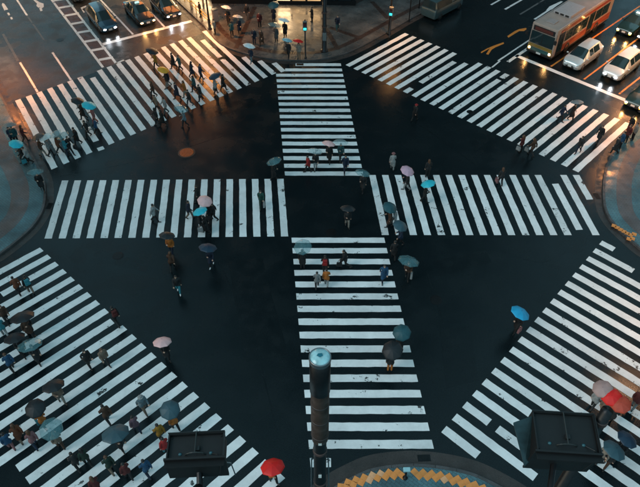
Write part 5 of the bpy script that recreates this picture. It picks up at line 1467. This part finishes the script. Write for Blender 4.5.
person(114.5, 315, B_, 130, 'stride', 'jacket', 'black', 'charcoal', 'short', 'black', "person in black leaping off the crowded crosswalk's stripe ends", None, ('back', 'dark red', "dark red backpack on the person leaping off the stripes"))
# --- crosswalk in front of the round-capped column
person(302, 245.5, U, 90, 'umb_stand', 'coat', 'black', 'black', 'short', 'black', "person in black coat under tinted umbrella at the first wide stripe", ('clear teal', 'm', "tinted see-through umbrella at the left ends of the wide stripes", None, None))
person(345.5, 258, B_, 180, 'stride', 'jacket', 'black', 'charcoal', 'short', 'black', "person in black striding across the wide stripes with a bag", None, ('tote', 'black', "black bag swung by the striding person on wide stripes"))
person(325, 264, B_, 90, 'walk_a', 'jacket', 'black', 'black', 'short', 'black', "person in black with a red backpack on the wide stripes", None, ('back', 'red', "red backpack on the wide stripes"))
person(326.5, 277, B_, 90, 'walk_b', 'jacket', 'orange', 'white', 'short', 'black', "person in orange jacket and white trousers behind the red backpack", sc=0.98)
person(317, 279, B_, 90, 'walk_a', 'jacket', 'light grey', 'charcoal', 'short', 'black', "person in light grey jacket beside the orange jacket on wide stripes", sc=0.9)
person(384, 272, B_, 270, 'walk_a', 'coat', 'blue', 'navy', 'short', 'black', "person in blue coat at the stripes' right ends")
person(410, 256, U, 260, 'umb_b', 'jacket', 'brown', 'black', 'long', 'brown', "person in brown jacket under cyan-tinted umbrella on asphalt with white bag", ('clear teal', 'l', "large cyan-tinted umbrella beside the wide stripes", None, None), ('tote', 'white', "white tote bag below the large cyan-tinted umbrella"))
person(394.5, 250, B_, 90, 'walk_b', 'coat', 'black', 'black', 'short', 'black', "person in black coat walking beside the large cyan-tinted umbrella")
person(402, 331, U, 90, 'umb_b', 'coat', 'black', 'black', 'short', 'black', "person in black under dark umbrella just off the wide stripes", ('dark teal', 's', "dark teal umbrella at the wide stripes' worn ends", None, None))
person(392.5, 349, U, 90, 'umb_stand', 'jacket', 'black', 'orange', 'short', 'black', "person in black jacket and orange trousers under black umbrella", ('black', 'm', "black umbrella over orange trousers on the wide stripes", None, None))
person(523, 309, U, 225, 'umb_b', 'coat', 'black', 'black', 'long', 'brown', "person in black coat alone on asphalt under bright blue umbrella", ('blue', 'm', "bright blue umbrella alone beside the diagonal stripes", None, None), ('tote', 'pink', "pink tote bag below the bright blue umbrella"))
# --- towards the bus road and the right pavement
person(522.5, 143, B_, 130, 'stand', 'jacket', 'dark red', 'black', 'long', 'brown', "person in dark red jacket at stripe ends beside a brown one", None, ('tote', 'white', "white bag beside the dark red jacket"))
person(533.5, 147, B_, 130, 'walk_a', 'jacket', 'brown', 'charcoal', 'long', 'brown', "person in brown jacket at stripe ends beside dark red one", None, ('tote', 'light grey', "light grey bag beside the brown jacket at the stripe ends"))
person(502, 176, B_, 100, 'walk_b', 'jacket', 'charcoal', 'black', 'long', 'brown', "long-haired person in charcoal with a pink bag on the stripes", None, ('tote', 'pink', "pink bag carried by the long-haired person in charcoal"))
person(581, 144, B_, 225, 'walk_a', 'jacket', 'charcoal', 'navy', 'short', 'black', "bareheaded person in charcoal jacket between the stripes below the bus road")
person(601, 133, B_, 225, 'walk_b', 'coat', 'black', 'black', 'short', 'black', "person in black coat on the last stripes before the orange lit kerb")
person(577, 98.5, U, 315, 'umb_b', 'coat', 'black', 'black', 'short', 'black', "person in black coat under grey umbrella by the cars' stop line", ('grey', 's', "grey umbrella by the stop line of the white wagon", None, None))
person(562.5, 112, B_, 315, 'walk_a', 'jacket', 'dark blue', 'black', 'short', 'black', "person in dark blue jacket behind the grey umbrella at the stripes")
person(622, 141, B_, 180, 'stand', 'jacket', 'blue', 'black', 'short', 'black', "person in blue jacket waiting on the pavement by the orange lit kerb")
person(628, 134.5, B_, 200, 'stand', 'jacket', 'dark red', 'black', 'long', 'brown', "person in dark red jacket waiting on the pavement behind the blue one")
person(635, 132, B_, 180, 'stand', 'jacket', 'cream', 'black', 'short', 'black', "person in cream jacket waiting on the pavement among dark clothes")
person(631, 125, B_, 200, 'stand', 'coat', 'black', 'black', 'short', 'black', "person in black coat waiting on the pavement behind the cream jacket")
person(617, 146, B_, 180, 'walk_a', 'coat', 'charcoal', 'black', 'short', 'black', "person in charcoal coat stepping off the pavement at the orange lit kerb")
# --- bottom right
person(603, 387, U, 46, 'umb_b', 'jacket', 'white', 'charcoal', 'short', 'black', "person in white jacket under dusty pink umbrella near the tilted floodlight", ('dusty pink', 's', "dusty pink umbrella beside the red one near the tilted floodlight", None, None))
person(621, 402, U, 46, 'umb_a', 'coat', 'charcoal', 'black', 'short', 'black', "person in charcoal coat under dull red umbrella behind the dusty pink one", ('orange', 's', "dull red umbrella beside the dusty pink one near the tilted floodlight", None, None))
person(612, 395, U, 46, 'umb_b', 'jacket', 'beige', 'black', 'short', 'black', "person in beige jacket under bright red umbrella between dusty pink and dull red ones", ('red', 's', "bright red umbrella squeezed between the dusty pink and dull red ones", None, None))
person(618, 446, U, 226, 'umb_b', 'jacket', 'charcoal', 'brown', 'long', 'black', "person in charcoal jacket under blue-grey umbrella by the floodlight", ('blue-grey', 'm', "blue-grey umbrella beside the tilted floodlight's box", None, None))
person(604, 455, B_, 46, 'walk_a', 'jacket', 'cream', 'charcoal', 'short', 'black', "bareheaded person in cream jacket next to the tilted floodlight")
person(631, 435, U, 226, 'umb_a', 'coat', 'black', 'black', 'short', 'black', "person in black under navy umbrella above the blue-grey one", ('navy', 's', "navy umbrella next to the blue-grey one", None, None))
person(637, 400, B_, 46, 'walk_b', 'jacket', 'dark red', 'light grey', 'short', 'black', "person in dark red jacket and light grey trousers beside red umbrella")
# --- crowded crosswalk
person(16, 285, B_, 134, 'walk_a', 'jacket', 'rust', 'black', 'short', 'black', "person in rust jacket walking beside one with cyan backpack")
person(27.5, 284, B_, 134, 'walk_b', 'jacket', 'black', 'beige', 'short', 'black', "person in black jacket and beige trousers with cyan backpack", None, ('back', 'cyan', "cyan backpack on the crowded crosswalk"))
person(20, 312, U, 314, 'umb_b', 'coat', 'black', 'black', 'short', 'black', "person in black coat under large black umbrella, near brown-haired person", ('black', 'l', "large black umbrella above another black one on the crowded crosswalk", None, None))
person(3, 313, B_, 314, 'walk_a', 'jacket', 'brown', 'charcoal', 'long', 'brown', "brown-haired person in brown jacket beside the large black umbrella")
person(12, 333, U, 314, 'umb_a', 'coat', 'black', 'black', 'short', 'black', "person in black coat under black umbrella touching the see-through one", ('black', 'm', "black umbrella touching a cyan-tinted see-through one", None, None))
person(27, 328, B_, 134, 'walk_b', 'coat', 'brown', 'black', 'long', 'brown', "brown-haired person in brown coat ahead of cyan-tinted umbrella")
person(27.5, 340, U, 314, 'umb_a', 'coat', 'charcoal', 'black', 'short', 'black', "person in charcoal coat striding under cyan-tinted umbrella in the crowd", ('clear teal', 'l', "cyan-tinted see-through umbrella touching a black one", None, None))
person(9, 362, B_, 134, 'walk_a', 'jacket', 'blue', 'black', 'short', 'brown', "person in blue jacket behind the cyan-tinted umbrella")
person(1, 327, B_, 134, 'walk_b', 'jacket', 'cyan', 'white', 'short', 'black', "person in cyan jacket beside the black umbrella's edge")
person(86, 357, B_, 314, 'walk_a', 'jacket', 'black', 'charcoal', 'short', 'black', "person in black jacket walking beside beige one mid crossing")
person(103, 356, B_, 314, 'walk_b', 'jacket', 'beige', 'charcoal', 'short', 'brown', "person in beige jacket walking beside black one mid crossing")
person(51, 381, U, 314, 'umb_b', 'jacket', 'beige', 'cream', 'long', 'black', "person in beige jacket and cream trousers under black umbrella", ('black', 'm', "black umbrella over beige clothes mid crossing", None, None))
person(34, 407, U, 134, 'umb_a', 'jacket', 'orange', 'charcoal', 'short', 'black', "person in orange jacket with cyan bag under black umbrella", ('black', 's', "black umbrella over the orange jacket with cyan bag", None, None), ('tote', 'cyan', "cyan tote bag below a black umbrella"))
person(17, 433, B_, 134, 'walk_a', 'coat', 'rust', 'beige', 'long', 'brown', "person in long rust-orange coat among the crowd")
person(7, 441, B_, 134, 'walk_b', 'jacket', 'blue', 'pink', 'short', 'black', "person in blue jacket and pink trousers beside rust-orange coat")
person(32, 439, B_, 134, 'walk_a', 'jacket', 'pink', 'dark blue', 'long', 'brown', "person in pink jacket between rust-orange coat and see-through umbrella")
person(50, 428, U, 134, 'umb_b', 'jacket', 'beige', 'brown', 'long', 'brown', "person in beige jacket and brown trousers under tinted see-through umbrella", ('clear teal', 'm', "tinted see-through umbrella beside the pink jacket", None, None))
person(75, 461, B_, 134, 'walk_a', 'jacket', 'charcoal', 'black', 'short', 'black', "person in charcoal jacket walking close beside companion in dark green")
person(84.5, 457, B_, 134, 'walk_b', 'jacket', 'dark green', 'black', 'long', 'black', "long-haired person in dark green jacket beside charcoal companion")
person(106, 414, B_, 134, 'walk_a', 'jacket', 'brown', 'charcoal', 'short', 'black', "person in brown jacket directly ahead of the blue-grey umbrella")
person(113, 428, U, 314, 'umb_a', 'coat', 'charcoal', 'charcoal', 'short', 'black', "person in charcoal coat under wide blue-grey umbrella behind brown jacket", ('blue-grey', 'l', "wide blue-grey umbrella on the crowded crosswalk", None, None))
person(135, 424, B_, 134, 'walk_b', 'jacket', 'mauve', 'dark blue', 'short', 'black', "person in mauve jacket beside the wide blue-grey umbrella")
person(142, 403, B_, 314, 'walk_a', 'jacket', 'pale blue', 'beige', 'hat', 'white', "person in pale blue jacket and white hat")
person(170, 409, U, 134, 'umb_b', 'jacket', 'orange', 'black', 'short', 'black', "person in orange jacket under dark blue-grey umbrella near the floodlight", ('blue-grey', 's', "blue-grey umbrella over an orange jacket near the floodlight", None, None))
person(159.5, 432, B_, 134, 'walk_a', 'jacket', 'yellow', 'charcoal', 'short', 'black', "person in yellow jacket near the floodlight's arched bracket")
person(165, 446, B_, 134, 'walk_b', 'jacket', 'red', 'cyan', 'short', 'black', "person in red jacket and cyan trousers at the floodlight's edge")
person(109, 464, B_, 134, 'walk_a', 'jacket', 'dark green', 'beige', 'short', 'brown', "brown-haired person in dark green jacket and beige trousers")
person(126, 471, B_, 134, 'walk_b', 'jacket', 'dark red', 'charcoal', 'short', 'black', "person in dark red jacket behind brown-haired one in dark green")
person(146, 468, B_, 134, 'walk_a', 'jacket', 'blue', 'navy', 'short', 'black', "person in bright blue jacket near the black floodlight box")
person(95, 485, B_, 134, 'walk_b', 'jacket', 'dark red', 'navy', 'long', 'brown', "long-haired person in dark red jacket behind the dark green pair")
person(271, 462, U, 314, 'umb_b', 'jacket', 'orange', 'black', 'short', 'black', "person in orange jacket under large red umbrella at the stripe ends", ('red', 'm', "large red umbrella alone at the crowded crosswalk's last stripes", None, None))
